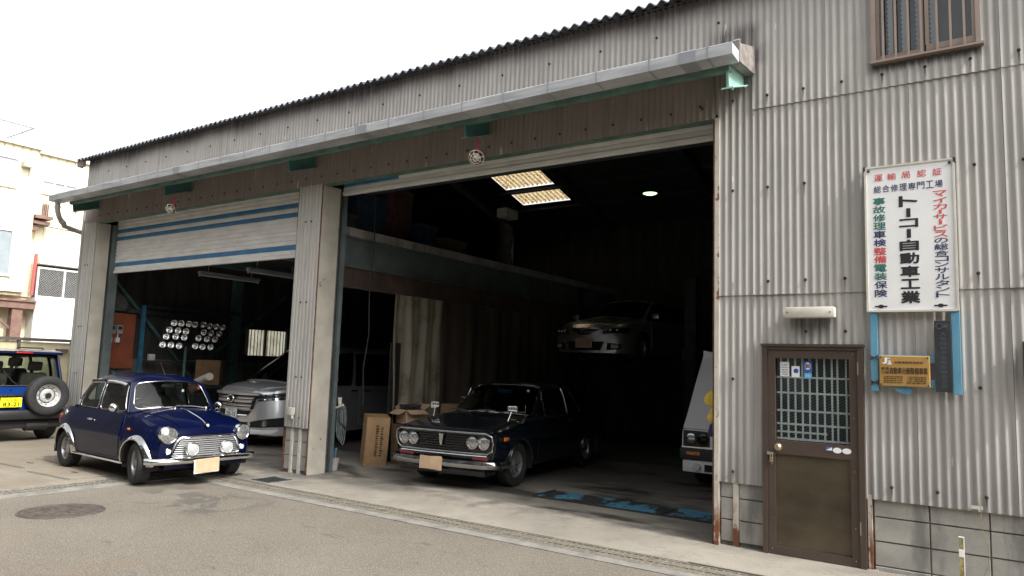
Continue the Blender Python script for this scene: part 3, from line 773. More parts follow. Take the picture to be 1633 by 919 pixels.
MB().prism([(-.52, 4.45), (-.02, 4.50), (-.02, 4.78), (-.52, 4.62)], 'x', .30, .40).prism([(-.545, 4.44), (-.523, 4.44), (-.523, 4.66), (-.545, 4.64)], 'x', .34, .41).build('flashing_box', 'grey_box', B, 0)
MB().prism([(-.53, 4.47), (-.02, 4.66), (-.02, 4.68), (-.53, 4.49)], 'x', gx0+.3, .30).build('canopy_deck', 'grey_box', B, 0)
for i, x in enumerate((-12.22, -9.12, -5.96, -2.81, .275)):
    m = MB().prism([(-.50, 4.45), (-.012, 4.63), (-.012, 4.415), (-.465, 4.245)], 'x', x-.012, x+.012)      # sloping rafter stub
    m.prism([(-.485, 4.222), (-.012, 4.400), (-.012, 4.413), (-.485, 4.235)], 'x', x-.055, x+.055)
    m.prism([(-.505, 4.447), (-.012, 4.632), (-.012, 4.645), (-.505, 4.460)], 'x', x-.055, x+.055)
    for yy, zz in ((-.44, 4.23), (-.04, 4.385)): m.lathe([(0, zz-.012), (.010, zz-.010), (.012, zz+.01)], 8, 'z', (x+.035, yy, 0))
    m.build('bracket', 'bracket_sunlit' if i == 4 else 'bracket_shaded', B, 0)  # same green steel: end bracket coloured as sunlit, the others as shaded
# downpipe at the left end
m = MB().tube([(-12.45, -.65, 4.41), (-12.45, -.65, 4.32), (-12.47, -.63, 4.24), (-12.56, -.55, 4.14), (-12.66, -.42, 4.06), (-12.72, -.38, 4.02)], .045, 12)
m.tube([(-12.72, -.40, 4.03), (-12.79, -.2, 4.0), (-12.85, .02, 3.97), (-12.87, .4, 3.93)], .045, 12).tube([(-12.45, -.65, 4.34), (-12.45, -.65, 4.30)], .055, 12).tube([(-12.60, -.5, 4.10), (-12.66, -.42, 4.06)], .054, 12)
m.build('downpipe', 'pvc', B, 40)
# upper window with bars
X0, X1, S0, S1 = 1.43, 2.245, 4.39, 5.28
w = MB().box(X0, X0+.035, -.05, .05, S0, S1).box(X1-.035, X1, -.05, .05, S0, S1).box(X0-.01, X1+.02, -.07, .05, S0-.02, S0).box(X0, X1, -.05, .05, S1-.03, S1).build('upper_window', 'bronze_light', B, 0)
MB().box(X0+.035, 1.80, -.012, .01, S0, S0+.055).box(X0+.035, X0+.06, -.012, .01, S0+.055, S1-.03).box(1.80, 1.835, -.012, .01, S0, S1-.03).build('sash', 'bronze_light', w, 0)
MB().box(1.85, X1-.035, -.03, -.013, S0+.02, S0+.075).box(1.845, 1.875, -.03, -.013, S0+.075, S1-.03).box(X1-.06, X1-.035, -.03, -.013, S0+.075, S1-.03).build('sash', 'bronze_light', w, 0)
MB().add([(X0+.06, 0, S0+.055), (1.80, 0, S0+.055), (1.80, 0, S1-.03), (X0+.06, 0, S1-.03)], [(0, 1, 2, 3)]).build('pane', 'glass_window', w, 0)
MB().add([(1.875, -.02, S0+.075), (X1-.06, -.02, S0+.075), (X1-.06, -.02, S1-.03), (1.875, -.02, S1-.03)], [(0, 1, 2, 3)]).build('pane', 'glass_window', w, 0)
for k in range(7):
    x = X0+.085+k*.098+(.02 if k > 3 else 0)
    if k != 9: MB().box(x, x+.018, -.062, -.045, S0, S1).build('bar', 'bronze_light', w, 0)
m = MB()
for k in range(4):
    x = X0+.085+k*.11; m.grid([[(x+.03+.012*(j % 2), .06, S0+.05+j*.022), (x+.075, .06, S0+.05+j*.022)] for j in range(40)])
m.build('blind', 'gutter_patch', w, 0)
MB().box(X0, X1, .2, .22, S0-.1, S1+.1).build('room_back', 'steel_dark', w, 0)
# door
D = MB().box(.462, .505, -.045, .05, .0, 1.86).box(1.262, 1.31, -.045, .05, -.02, 1.86).box(.45, 1.32, -.055, .05, 1.862, 1.885).box(.505, 1.262, -.04, .05, 1.83, 1.861).build('door', 'bronze', B, 0)
leaf = MB()
for a in ((.508, .572, .012, 1.826), (1.196, 1.259, .012, 1.826), (.572, 1.196, 1.755, 1.826), (.572, 1.196, .895, 1.015), (.572, 1.196, .012, .085)): leaf.box(a[0], a[1], -.032, .005, a[2], a[3])
leaf.build('door_leaf', 'bronze', D, 0)
MB().box(.573, 1.195, -.012, .0, .086, .894).build('lower_panel', 'bronze_panel', D, 0)
MB().add([(.572, .016, 1.015), (1.196, .016, 1.015), (1.196, .016, 1.755), (.572, .016, 1.755)], [(0, 1, 2, 3)]).build('glass_pane', 'glass_window', D, 0)
MB().box(.5, 1.27, .16, .18, .9, 1.85).build('room_dark', 'steel_dark', D, 0)
gm = MB()      # lattice behind wired glass
for k in range(8): x = .605+k*.062*(1 if k < 6 else 1); gm.box(x, x+.014, .022, .034, 1.02, 1.755)
for x in (1.085, 1.155): gm.box(x, x+.014, .022, .034, 1.02, 1.755)
for z in (1.575, 1.435, 1.275, 1.155): gm.box(.575, 1.195, .020, .036, z, z+.016)
gm.box(.575, 1.0, .020, .036, 1.085, 1.1); gm.box(.575, 1.195, .020, .036, 1.022, 1.04)
MT['lattice'] = plain('grey_green_lattice', (.55, .62, .60), .5, var=.1)
gm.build('lattice', 'lattice', D, 0)
wm = MB()
for k in range(-30, 26):
    a = k*.026; x0, x1 = .573, 1.195; z0, z1 = 1.2+a, 1.2+a+(x1-x0)*.75
    p, q = V((x0, .0175, z0)), V((x1, .0175, z1))
    if z1 < 1.02 or z0 > 1.75: continue
    if z0 < 1.016: t = (1.016-z0)/(z1-z0); p = p.lerp(q, t)
    if z1 > 1.754: t = (1.754-p.z)/(q.z-p.z); q = p.lerp(q, t)
    wm.bar(p, q, .002, .0015, (0, 1, 0))
wm.build('wire_mesh', 'gutter_patch', D, 0)
MB().lathe([(0, -.075), (.018, -.074), (.03, -.062), (.03, -.05), (.014, -.045), (.014, -.036), (.034, -.034), (.036, -.03)], 24, 'y', (.598, 0, .955)).build('door_knob', 'brass', D, 40)
MB().box(.49, .56, -.045, -.034, .885, .905).box(.50, .53, -.058, -.046, .88, .91).build('hasp', 'chrome_dull', D, 0)
m = MB().box(.527, .557, -.062, -.046, .815, .86, .004); m.tube([(.533, -.054, .86), (.533, -.054, .885), (.542, -.054, .895), (.551, -.054, .885), (.551, -.054, .86)], .004, 6)
m.build('padlock', 'brass', D, 40)
for z in (.28, 1.62): MB().box(1.263, 1.272, -.05, -.036, z, z+.11).build('hinge', 'bronze_light', D, 0)
sm = MB().lathe([(0, -.036), (.005, -.035), (.006, -.032)], 8, 'y').mesh('screw', 'chrome_dull', 40)
for x in (.54, 1.228):
    for z in (.06, .33, .80, 1.25, 1.80): put('screw', sm, D, (x, 0, z))
# stickers on the glass and rail
def sticker(x0, x1, z0, z1, mat, y=-.004, name='sticker'):
    return MB().box(x0, x1, y-.001, y, z0, z1).build(name, mat, D, 0)
for z, tx in ((1.672, 'UC'), (1.632, 'NICOS'), (1.590, 'VISA')):
    s_ = sticker(.608, .688, z, z+(.05 if tx == 'UC' else .036), 'paper', .012)
    m = MB(); line(m, tx, .622, .676, z+.010, z+.027, .0105, .01); m.build('lettering', 'junk_grey', s_, 0)
s_ = sticker(.708, .778, 1.585, 1.685, 'paper', .012)
MB().lathe([(0, .0105), (.022, .0105)], 20, 'y', (.748, 0, 1.642)).build('emblem', 'royal', s_, 0)
m = MB(); fit(m, 'D', .728, .748, 1.628, 1.656, .0095, .02); m.build('lettering', 'ink_black', s_, 0)
s_ = sticker(.812, .885, 1.635, 1.735, 'royal', .012)
MB().prism(rr_ := [(.848+.026*math.cos(a)*(1 if abs(math.cos(a)) < .8 else .92), 1.688+.034*math.sin(a)) for a in [2*PI*k/16 for k in range(16)]], 'y', .0095, .0105).build('emblem', 'paper', s_, 0)
m = MB(); m.box(.829, .840, .0085, .0095, 1.67, 1.705); m.build('emblem', 'ink_navy', s_, 0); MB().box(.842, .853, .0085, .0095, 1.67, 1.705).build('emblem', 'ink_red', s_, 0); MB().box(.855, .866, .0085, .0095, 1.67, 1.705).build('emblem', 'ink_green', s_, 0)
s_ = sticker(.818, .882, 1.575, 1.628, 'sky_blue', .012)
m = MB(); line(m, 'AMEX', .828, .872, 1.59, 1.612, .0105); m.build('lettering', 'paper', s_, 0)
sticker(1.0, 1.05, .962, .99, 'royal', -.033); m = MB(); m.prism([(1.0, .962), (1.05, .962), (1.05, .99)], 'y', -.036, -.0345); m.build('sticker', 'paper', D, 0)
for x in (1.092, 1.168): MB().prism([(x+.036*math.cos(2*PI*k/24), .966+.024*math.sin(2*PI*k/24)) for k in range(24)], 'y', -.035, -.033).build('sticker', 'paper', D, 0)
# doorstep
structure(MB().box(.05, 1.39, -.80, .03, -.3, .008).build('doorstep', 'concrete', None, 0))
MB().box(2.435, 2.62, -.10, -.015, 1.55, 1.92, .01).build('meter_box', 'bronze', B, 0)

# ------------------------------------------------------------------ signs and wall lamps
S = thing('workshop_sign', 'large white painted sign with vertical Japanese lettering on the wall right of the door', 'sign', (0, -.06, 0))
X0, X1, Z0, Z1 = 1.355, 2.025, 2.165, 3.43
MB().box(X0, X1, .0, .03, Z0, Z1, .004).build('sign_board', 'sign_white', S, 0)
MB().box(X0-.004, X0+.012, -.008, .034, Z0, Z1).box(X1-.012, X1+.004, -.008, .034, Z0, Z1).box(X0+.012, X1-.012, -.008, .034, Z0-.004, Z0+.012).box(X0+.012, X1-.012, -.008, .034, Z1-.012, Z1+.004).build('sign_frame', 'off_white', S, 0)
m = MB()
for x in (X0+.03, X1-.03): m.lathe([(0, -.018), (.010, -.016), (.013, -.009)], 10, 'y', (x, 0, Z1-.035))
m.box(X0-.012, X0+.006, -.01, .05, Z1-.03, Z1+.006).box(X1-.006, X1+.012, -.01, .05, Z1-.03, Z1+.006).build('fixing', 'bolt', S, 40)
W_, H_ = X1-X0, Z1-Z0
def cell(mb, ch, u0, u1, v0, v1, bold=.012, y=-.002):
    """u,v are fractions of the board, v downward"""
    if ch == 'ー':
        uc = (u0+u1)/2; d = (u1-u0)*.11; mb.box(X0+(uc-d)*W_, X0+(uc+d)*W_, y-.0005, y+.0005, Z1-v1*H_, Z1-v0*H_); return
    fit(mb, ch, X0+u0*W_, X0+u1*W_, Z1-v1*H_, Z1-v0*H_, y, bold)
def column(chars, u0, u1, v0, v1, mats, gap=.12, bold=.012, hs=None):
    n = len(chars); hs = hs or [1]*n; tot = sum(hs); v = v0; acc = {}
    for ch, mt, h in zip(chars, mats, hs):
        dv = (v1-v0)*h/tot
        cell(acc.setdefault(mt, MB()), ch, u0, u1, v+dv*gap/2, v+dv*(1-gap/2), bold); v += dv
    for mt, mb in acc.items(): mb.build('lettering', mt, S, 0)
a = MB()
for ch, u in zip('運輸局認証', (.11, .265, .425, .60, .77)): cell(a, ch, u, u+.10, .055, .103, .004)
a.build('lettering', 'ink_red', S, 0); a = MB()
for i, ch in enumerate('総合修理専門工場'): cell(a, ch, .105+.098*i, .105+.098*i+.085, .135, .185, .006)
a.build('lettering', 'ink_navy', S, 0)
column('トーコー自動車工業', .385, .60, .215, .955, ['ink_black']*9, .14, .019, [1, .8, .8, .8, 1, 1, 1, .9, 1.1])
column('事故修理車検整備電装保険', .09, .235, .215, .905, ['ink_green']*4+['ink_navy']*2+['ink_red']*2+['ink_green']*2+['ink_navy']*2, .10, .012)
column('マイカーサービスの総合コンサルタント', .765, .915, .205, .915, ['ink_red']*8+['ink_navy']*10, .08, .012, [1.1, 1, 1, .7, 1, .7, 1.1, 1, .9, 1.1, .9, .9, .9, 1, 1, 1, .9, .9])
for u in (.09, .745):
    m = MB(); m.box(X0+u*W_, X0+(u+.14)*W_, -.0025, -.0015, Z0+.038, Z0+.050); k = X0+(u+.07)*W_
    m.prism([(k+.022*math.cos(2*PI*i/16), Z0+.044+.016*math.sin(2*PI*i/16)) for i in range(16)], 'y', -.0030, -.0020)
    m.build('maker_mark', 'ink_black', S, 0)
# battens behind the small plates
T = thing('sign_batten_frame', 'peeling light blue wooden battens below the large white sign', 'batten frame', (0, 0, 0))
MB().box(1.372, 1.428, -.055, -.02, 1.49, 2.16, .003).build('batten', 'batten', T, 0)
MB().box(1.968, 2.03, -.055, -.02, 1.485, 2.16, .003).build('batten', 'batten', T, 0)
MB().box(1.43, 1.966, -.048, -.026, 1.735, 1.80, .003).build('batten', 'batten', T, 0)
MB().box(1.43, 1.966, -.048, -.026, 1.535, 1.60, .003).build('batten', 'batten', T, 0)
MB().add([(1.53, -.05, 1.53), (1.68, -.05, 1.53), (1.67, -.05, 1.49), (1.645, -.05, 1.468), (1.56, -.05, 1.50)], [(0, 1, 2, 3, 4)]).build('loose_board', 'batten', T, 0)
m = MB()
for z in (1.775, 1.565):
    m.tube([(1.366, -.06, z+.02), (1.40, -.064, z), (1.434, -.06, z-.018)], .004, 5).tube([(1.366, -.06, z-.02), (1.40, -.064, z), (1.434, -.06, z+.022)], .004, 5).tube([(1.366, -.06, z), (1.44, -.064, z+.003)], .004, 5)
m.build('wire_tie', 'cable', T, 0)
# gold plate
G_ = thing('gold_licence_plate', 'gold rectangular licence plate with black Japanese print wired to the blue battens', 'sign', (0, -.075, 0))
MB().box(1.437, 1.812, 0, .018, 1.537, 1.793, .008).build('plate', 'gold', G_, 0)
m = MB()
for x in (1.452, 1.797):
    for z in (1.552, 1.778): m.lathe([(0, -.008), (.006, -.007), (.007, 0)], 8, 'y', (x, 0, z))
m.build('screw', 'bolt', G_, 40)
m = MB(); fit(m, 'J', 1.462, 1.500, 1.722, 1.776, -.002, .05); fit(m, 'S', 1.505, 1.530, 1.722, 1.752, -.002, .04); m.box(1.485, 1.522, -.0025, -.0015, 1.765, 1.772); m.box(1.50, 1.535, -.0025, -.0015, 1.718, 1.724); m.build('emblem', 'paper', G_, 0)
m = MB(); line(m, '近畿運輸局長認証', 1.552, 1.765, 1.728, 1.747, -.002, .01)
line(m, '普通', 1.452, 1.512, 1.672, 1.697, -.002, .02); line(m, '小型', 1.452, 1.512, 1.640, 1.666, -.002, .02); line(m, '自動車分解整備事業', 1.518, 1.795, 1.640, 1.696, -.002, .02)
for i, (l, r) in enumerate((('大型特殊自動車', '小型四輪自動車'), ('普通自動車(大型)', '小型三輪自動車'), ('普通自動車(中型)', '小型二輪自動車'), ('普通自動車(乗用)', '軽自動車'))):
    z = 1.612-i*.0165; line(m, l, 1.47, 1.615, z, z+.0125, -.002, .015); line(m, r, 1.64, 1.785, z, z+.0125, -.002, .015)
m.build('lettering', 'ink_brown', G_, 0)
# dark plaque
K = thing('membership_plaque', 'narrow vertical dark plaque with worn lettering beside the gold plate', 'sign', (0, -.07, 0))
MB().box(1.848, 1.966, 0, .012, 1.505, 2.085, .003).build('plate', 'plaque', K, 0)
m = MB(); m.lathe([(.020, -.001), (.020, -.003), (.026, -.003), (.026, -.001)], 24, 'y', (1.885, 0, 2.04)); m.bar((1.907, -.002, 2.03), (1.955, -.002, 2.045), .008, .002, (0, 1, 0)); fit(m, 'K', 1.918, 1.948, 2.02, 2.06, -.0015, .01)
for i, ch in enumerate('大阪自動車整備振興会会員'): fit(m, ch, 1.887, 1.932, 1.96-i*.0385, 1.99-i*.0385, -.0015, .0)
m.build('lettering', 'plaque_text', K, 0)
L = thing('door_lamp', 'long cream fluorescent wall lamp above the brown door', 'wall lamp', (.89, 0, 2.165))
MB().box(-.21, .21, -.115, -.012, -.048, .048, .012).build('diffuser', 'off_white', L, 30)
MB().box(-.19, .19, -.012, .0, -.03, .03).build('back_plate', 'bronze', L, 0)
m = MB()
for x in (-.185, .175): m.lathe([(0, -.122), (.006, -.121), (.007, -.114)], 8, 'y', (x, 0, 0))
m.build('screw', 'rust', L, 40)
def cage_lamp(x, lb, z):
    T = thing('caged_lamp', lb, 'flood lamp', (x, -.34, z), group='caged lamps hanging below the gutter')
    MB().box(-.02, .02, -.03, .03, -.012, 0).tube([(0, 0, -.01), (0, 0, -.10)], .018, 8).build('stem', 'maroon', T, 30)
    MB().tube([(0, 0, -.10), (.02, .0, -.13), (.035, -.01, -.17)], [.024, .03, .034], 10).build('socket', 'maroon', T, 30)
    k = MB(); A = Matrix.Translation((.03, -.03, -.20)) @ Matrix.Rotation(-.95, 4, 'X') @ Matrix.Rotation(-.25, 4, 'Y')
    k.lathe([(.03, .05), (.05, .02), (.085, -.03), (.09, -.055), (.084, -.055), (.078, -.03), (.04, .02)], 24, 'z').xf(A).build('shade', 'lamp_in', T, 40)
    MB().lathe([(0, -.07), (.035, -.055), (.045, -.03), (.03, .015)], 16, 'z').xf(A).build('bulb', 'off_white', T, 40)
    k = MB()
    for r, h in ((.093, -.055), (.06, -.085), (.025, -.10)): k.tube([(r*math.cos(2*PI*i/20), r*math.sin(2*PI*i/20), h) for i in range(20)], .0045, 5, True)
    for i in range(8):
        a = 2*PI*i/8; c, s = math.cos(a), math.sin(a); k.tube([(.093*c, .093*s, -.055), (.06*c, .06*s, -.085), (.025*c, .025*s, -.10)], .004, 5)
    k.xf(A).build('cage', 'off_white', T, 40)
cage_lamp(-9.03, 'caged lamp on a maroon socket hanging over the left blue striped shutter', 4.22)
cage_lamp(-2.72, 'caged lamp on a maroon socket hanging over the wide open right bay', 4.22)

# ------------------------------------------------------------------ things about the doors
T = thing('marker_stake', 'pale marker stake standing before the block footing at lower right', 'stake', (1.99, -.10, -.30))
MB().box(-.015, .015, -.010, .010, 0, .685).build('post', 'stake_mark', T, 0)
MB().box(.0155, .021, -.012, .012, 0, .69).box(-.016, .0154, -.011, .011, .6855, .692).box(-.016, .0154, -.0125, -.0105, .54, .60).build('edge_strip', 'white', T, 0)
tag(MB().tube([(2.13, -.03, .72), (2.125, -.045, .6), (2.13, -.04, .45), (2.17, -.04, .30), (2.16, -.045, .18), (2.11, -.04, .06), (2.06, -.04, -.06)], .0022, 5).tube([(2.125, -.045, .56), (2.11, -.04, .45), (2.12, -.04, .36)], .0018, 5).build('hanging_wire', 'wood', None, 0), 'thin tan wire dangling over the concrete blocks', 'wire')
tag(MB().box(2.06, 2.14, -.026, -.02, .605, .63).build('cloth_tape', 'off_white', None, 0), 'scrap of white tape on the lower edge of the corrugated wall', 'tape')
T = thing('bucket', 'small white bucket holding a blue tool beside the middle pillar', 'bucket', (-5.90, .62, .002)); T.scale = (.68, .68, .78)
MB().lathe([(0, .01), (.085, .01), (.088, 0), (.092, .01), (.115, .2), (.122, .205), (.122, .225), (.113, .225), (.09, .02), (0, .02)], 24, 'z').build('body', 'bucket', T, 40)
MB().tube([(.115*math.cos(a), -.02-.10*math.sin(a), .2-.07*math.sin(a)) for a in [PI*k/12 for k in range(13)]], .003, 5).build('handle', 'chrome_dull', T)
tag(MB().tube([(-5.90, .62, .05), (-5.85, .61, .33)], [.012, .018], 8).build('scraper', 'batten', None, 30), 'blue handled tool standing in the white bucket', 'tool')
T = thing('coiled_hose', 'coiled pale grey air hose hanging on the middle pillar post', 'hose', (-5.70, .50, .95))
m = MB()
for j in range(4):
    m.tube([(.03+.012*j+.042*math.sin(a), .02*j-.03, -.22-.02*j+.24*math.cos(a)*(1+.05*j)) for a in [2*PI*k/24 for k in range(24)]], .007, 6, True)
m.build('coil', 'hose', T, 40)
m = MB().tube([(.03, -.03, .02), (.035, -.04, .12)], [.022, .030], 10); m.bar((-.03, -.04, -.03), (.12, -.05, .02), .03, .025); m.build('coupling', 'off_white', T, 30)
T = thing('junction_box', 'small cream conduit box on the middle pillar cladding', 'junction box', (-6.09, -.02, .86))
MB().box(-.05, .05, -.06, 0, -.05, .06, .008).build('box', 'off_white', T, 30); MB().tube([(.02, -.03, -.05), (.04, -.035, -.1)], .02, 8).build('spout', 'off_white', T, 30)
T = thing('yellow_gloves', 'yellow work cloths hanging on the inside of the right bay post', 'gloves', (-.10, .35, 1.42))
def rag(pts, r, seed):
    rnd = random.Random(seed); m = MB(); rows = []
    for i, (x, y, z, rx_, ry_) in enumerate(pts):
        rows.append([(x+rx_*math.cos(a)*(1+.18*math.sin(3*a+i)+rnd.uniform(-.1, .1)), y+ry_*math.sin(a), z+rnd.uniform(-.008, .008)) for a in [2*PI*k/14 for k in range(14)]])
    m.grid(rows, True); m.add(rows[0], [tuple(range(14))]); m.add(rows[-1], [tuple(range(14))]); return m
rag([(-.03, 0, 0, .015, .015), (-.05, 0, -.03, .055, .04), (-.06, 0, -.09, .075, .045), (-.05, 0, -.14, .06, .04), (-.03, 0, -.16, .03, .02)], 0, 1).build('upper_cloth', 'yellow', T, 60)
rag([(-.02, 0, -.165, .02, .015), (-.03, 0, -.20, .035, .03), (-.04, 0, -.27, .055, .04), (-.03, 0, -.31, .05, .03)], 0, 2).build('lower_cloth', 'yellow', T, 60)
rag([(-.02, 0, -.315, .02, .015), (-.03, 0, -.35, .045, .03), (-.035, 0, -.42, .05, .04), (-.02, 0, -.46, .03, .02)], 0, 3).build('navy_cloth', 'navy_cloth', T, 60)
MB().tube([(-.015, 0, 0), (.10, 0, .03)], .006, 6).tube([(-.03, 0, -.46), (-.03, .0, -.72)], .003, 5).build('hook', 'chrome_dull', T)
# floor lift plates with worn blue paint
T = thing('floor_lift', 'worn blue painted steel plates let into the floor of the right bay', 'floor plates', (0, 0, .002))
for i, (a, b) in enumerate(((-2.56, -1.72), (-1.70, -.92), (-.90, -.05))):
    MB().box(a, b, .90+.0*i, 1.42, .0, .012, .004).build('plate', 'plate_blue', T, 0)
MB().box(-2.60, -2.575, .89, 1.43, 0, .02).box(-2.58, -.04, .875, .893, 0, .018).build('edge_bar', 'steel_dark', T, 0)

# ------------------------------------------------------------------ cardboard and clutter at the left of the right bay
def carton(name, lb, loc, rz, sx, sy, sz, mat, tape=True, open_=False, flaps=None):
    T = thing(name, lb, 'cardboard box', loc, rz)
    x, y = sx/2, sy/2
    if open_:
        m = MB().box(-x, x, -y, -y+.006, 0, sz).box(-x, x, y-.006, y, 0, sz).box(-x, -x+.006, -y+.006, y-.006, 0, sz).box(x-.006, x, -y+.006, y-.006, 0, sz).box(-x, x, -y, y, 0, .01)
        m.build('carton', mat, T, 0)
        for sd, an in flaps:
            f = MB(); L_ = sx*.46 if sd in 'lr' else sy*.46; w = y if sd in 'lr' else x
            d = {'l': (-1, 0), 'r': (1, 0), 'f': (0, -1), 'b': (0, 1)}[sd]; ex = x if sd in 'lr' else y
            e0, e1 = ex-.003, ex-.003+L_*math.cos(an); zz = sz+L_*math.sin(an)
            q = [(d[0]*e0-d[1]*w, d[1]*e0+d[0]*w, sz), (d[0]*e0+d[1]*w, d[1]*e0-d[0]*w, sz), (d[0]*e1+d[1]*w, d[1]*e1-d[0]*w, zz), (d[0]*e1-d[1]*w, d[1]*e1+d[0]*w, zz)]
            f.add(q, [(0, 1, 2, 3)]); f.add([(a, b, c+.005) for a, b, c in q], [(3, 2, 1, 0)])
            f.build('flap', mat, T, 0)
    else:
        MB().box(-x, x, -y, y, 0, sz, .006).build('carton', mat, T, 30)
        MB().box(-x, -.002, -y-.0015, y+.0015, sz-.004, sz+.0015).box(.002, x, -y-.0015, y+.0015, sz-.004, sz+.0015).build('flap', mat, T, 0)
    if tape: MB().box(-.03, .03, -y-.0025, -y-.001, 0, sz+.002).box(-.03, .03, -y-.001, y, sz+.0016, sz+.0026).build('tape', 'tape', T, 0)
    return T
T = carton('cardboard_carton', 'tall closed tan carton with brown tape standing before the dark classic car', (-5.97, 1.50, .002), -.62, .36, .36, .76, 'cardboard')
T.rotation_euler = (-.03, .10, -.62)
m = MB(); rnd = random.Random(8)
for r_ in (0, 1):      # two lines of worn unreadable print
    z = .16
    while z < .62: h = rnd.uniform(.012, .03); m.box(.181, .1815, -.03+.075*r_, .015+.075*r_+rnd.uniform(-.01, .006), z, z+h); z += h+rnd.uniform(.006, .018)
m.build('worn_print', 'ink_brown', T, 0, kind='stuff')
carton('workbench_box', 'dark closed carton at the bottom of the heap behind the tall tan carton', (-5.62, 1.98, .002), .1, .50, .40, .62, 'cardboard_dark', False)
carton('open_carton', 'open carton full of black cables left of the classic car bonnet', (-5.64, 1.95, .635), -.35, .36, .32, .22, 'cardboard_pale', False, True, (('l', .5), ('r', -.35), ('f', -.5), ('b', .6)))
T = thing('cable_bundle', 'tangle of black cables heaped in the open carton', 'cables', (-5.64, 1.95, .84))
m = MB(); rnd = random.Random(4)
for j in range(7):
    m.tube([(.15*math.sin(a*1.3+j)+rnd.uniform(-.02, .02), .10*math.cos(a+j), .02+.07*math.sin(a*.5+j)**2) for a in [k*.5 for k in range(11)]], .012, 6)
m.build('cable', 'cable', T, 40)
carton('leaning_carton', 'flattened brown carton leaning between the open boxes', (-5.05, 2.5, .60), .5, .62, .16, .36, 'cardboard_dark', False)
carton('stack_carton', 'dark carton under the pale open box behind the classic car', (-4.85, 3.05, .002), .2, .7, .5, .85, 'cardboard_dark', False)
carton('small_open_carton', 'pale open carton with raised flaps behind the classic car windscreen', (-4.92, 3.0, .86), -.2, .46, .36, .16, 'cardboard_pale', False, True, (('l', .15), ('r', 1.3), ('f', -.2), ('b', 1.1)))
T = thing('sheet_metal_stack', 'grey sheets and battens leaning behind the tall carton', 'sheet metal', (-5.1, 1.75, .002))
for k in range(6):
    q = MB().box(-.015, .0, -.25, .25, 0, .52+.03*(k % 3)).xf(Matrix.Translation((.05*k, .03*k, 0)) @ Matrix.Rotation(-.25-.03*k, 4, 'Y')); q.build('sheet', 'junk_grey', T, 0)
tag(MB().tube([(-5.72, 1.0, 4.2), (-5.70, 1.02, 3.4), (-5.74, 1.0, 2.8), (-5.72, 1.02, 2.0), (-5.78, 1.0, 1.5), (-5.74, 1.0, .95)], .009, 6).build('hanging_cable', 'cable', None, 0), 'dark cable hanging down just inside the right bay', 'cable')
# partition: loft beam, fascia and plastic curtain
T = thing('loft', 'storage loft on a grey green steel beam over the left bay', 'loft', (0, 0, 0))
MB().box(-5.98, -5.95, .5, 9.9, 3.05, 3.48).box(-6.05, -5.90, .5, 9.9, 3.025, 3.05).box(-6.05, -5.90, .5, 9.9, 3.48, 3.50).build('beam', 'beam', T, 0)
MB().box(-6.0, -5.88, .5, 9.9, 3.501, 3.63).build('edge_board', 'block', T, 0)
MB().box(-12.65, -6.001, .9, 9.9, 3.50, 3.58).build('deck', 'roof_in', T, 0)
MB().box(-5.97, -5.945, .5, 9.9, 2.73, 3.02).build('fascia', 'brown_board', T, 0)
m = MB(); m.tube([(-5.95, lerp(.5, 7.5, k/30), 2.725-.012*(k % 2)) for k in range(31)], .006, 5).build('curtain_wire', 'hose', T, 0)
for x in (-8.2, -10.4): MB().box(x-.05, x+.05, .9, 9.9, 3.35, 3.499).build('joist', 'green_dim', T, 0)
def curtain(y0, y1, mat, lb, f0, x=-5.95, zb=.55, ph=0.0, amp=.06):
    m = MB(); n = int((y1-y0)/.02); rows = []
    for j in range(9):
        z = lerp(2.72, zb, j/8); row = []
        for i in range(n+1):
            y = lerp(y0, y1, i/n); a = amp*(.4+.6*j/8)
            row.append((x+a*math.sin(y*f0+ph+.25*math.sin(y*3+j*.3))+.5*a*math.sin(y*f0*2.3+1+j*.15), y+.02*math.sin(j*.9+y*5), z))
        rows.append(row)
    m.grid(rows)
    return tag(m.build('plastic_curtain', mat, None, 60), lb, 'curtain')
curtain(1.78, 3.0, 'curtain', 'wrinkled dusty plastic curtain hanging from the loft fascia', 15, zb=.35)
MT['curtain_dim'] = plain('dimmed_plastic_curtain', (.085, .067, .047), .9, var=.3, scale=2, vec=(1, 3, .4))  # same plastic curtain further in, its fading light put into the colour
curtain(2.98, 8.5, 'curtain_dim', 'deeper plastic curtain behind the dark classic car, dimness put in its colour', 7, x=-5.97, zb=.02, amp=.04)
T = thing('black_panel', 'narrow black board standing at the near edge of the plastic curtain', 'board', (-5.93, 1.80, .02))
MB().box(-.01, .012, -.07, .16, 0, 1.90, .003).build('board', 'black_plastic', T, 0)
m = MB()
for k in range(7): m.box(.013, .016, -.066, -.05, .35+.2*k, .39+.2*k)
m.build('tape_mark', 'junk_grey', T, 0)
# loft clutter
rnd = random.Random(11)
for i, (y, w, d, h, mt, nm, lb) in enumerate(((.95, .5, .5, .35, 'junk_grey', 'storage_crate', 'low grey crate at the front corner of the loft'), (1.5, .6, .7, .75, 'junk_blue', 'plastic_bin', 'dusty blue bin standing on the loft'), (2.25, .6, .7, 1.05, 'junk_red', 'storage_carton', 'tall reddish carton on the loft behind the blue bin'),
        (3.1, .55, .5, .55, 'junk_blue', 'storage_crate', 'squat blue crate beside the brown loft cartons'), (4.0, .5, .7, .42, 'cardboard_dark', 'storage_carton', 'brown carton lying tilted at the loft edge'))):
    T = thing(nm, lb, 'storage box', (-6.55-.05*i, y, 3.585), rnd.uniform(-.3, .3))
    MB().box(-w/2, w/2, -d/2, d/2, 0, h, .02).build('body', mt, T, 30); MB().box(-w/2-.012, w/2+.012, -d/2-.012, d/2+.012, h-.06, h+.015, .01).build('lid', mt, T, 30)
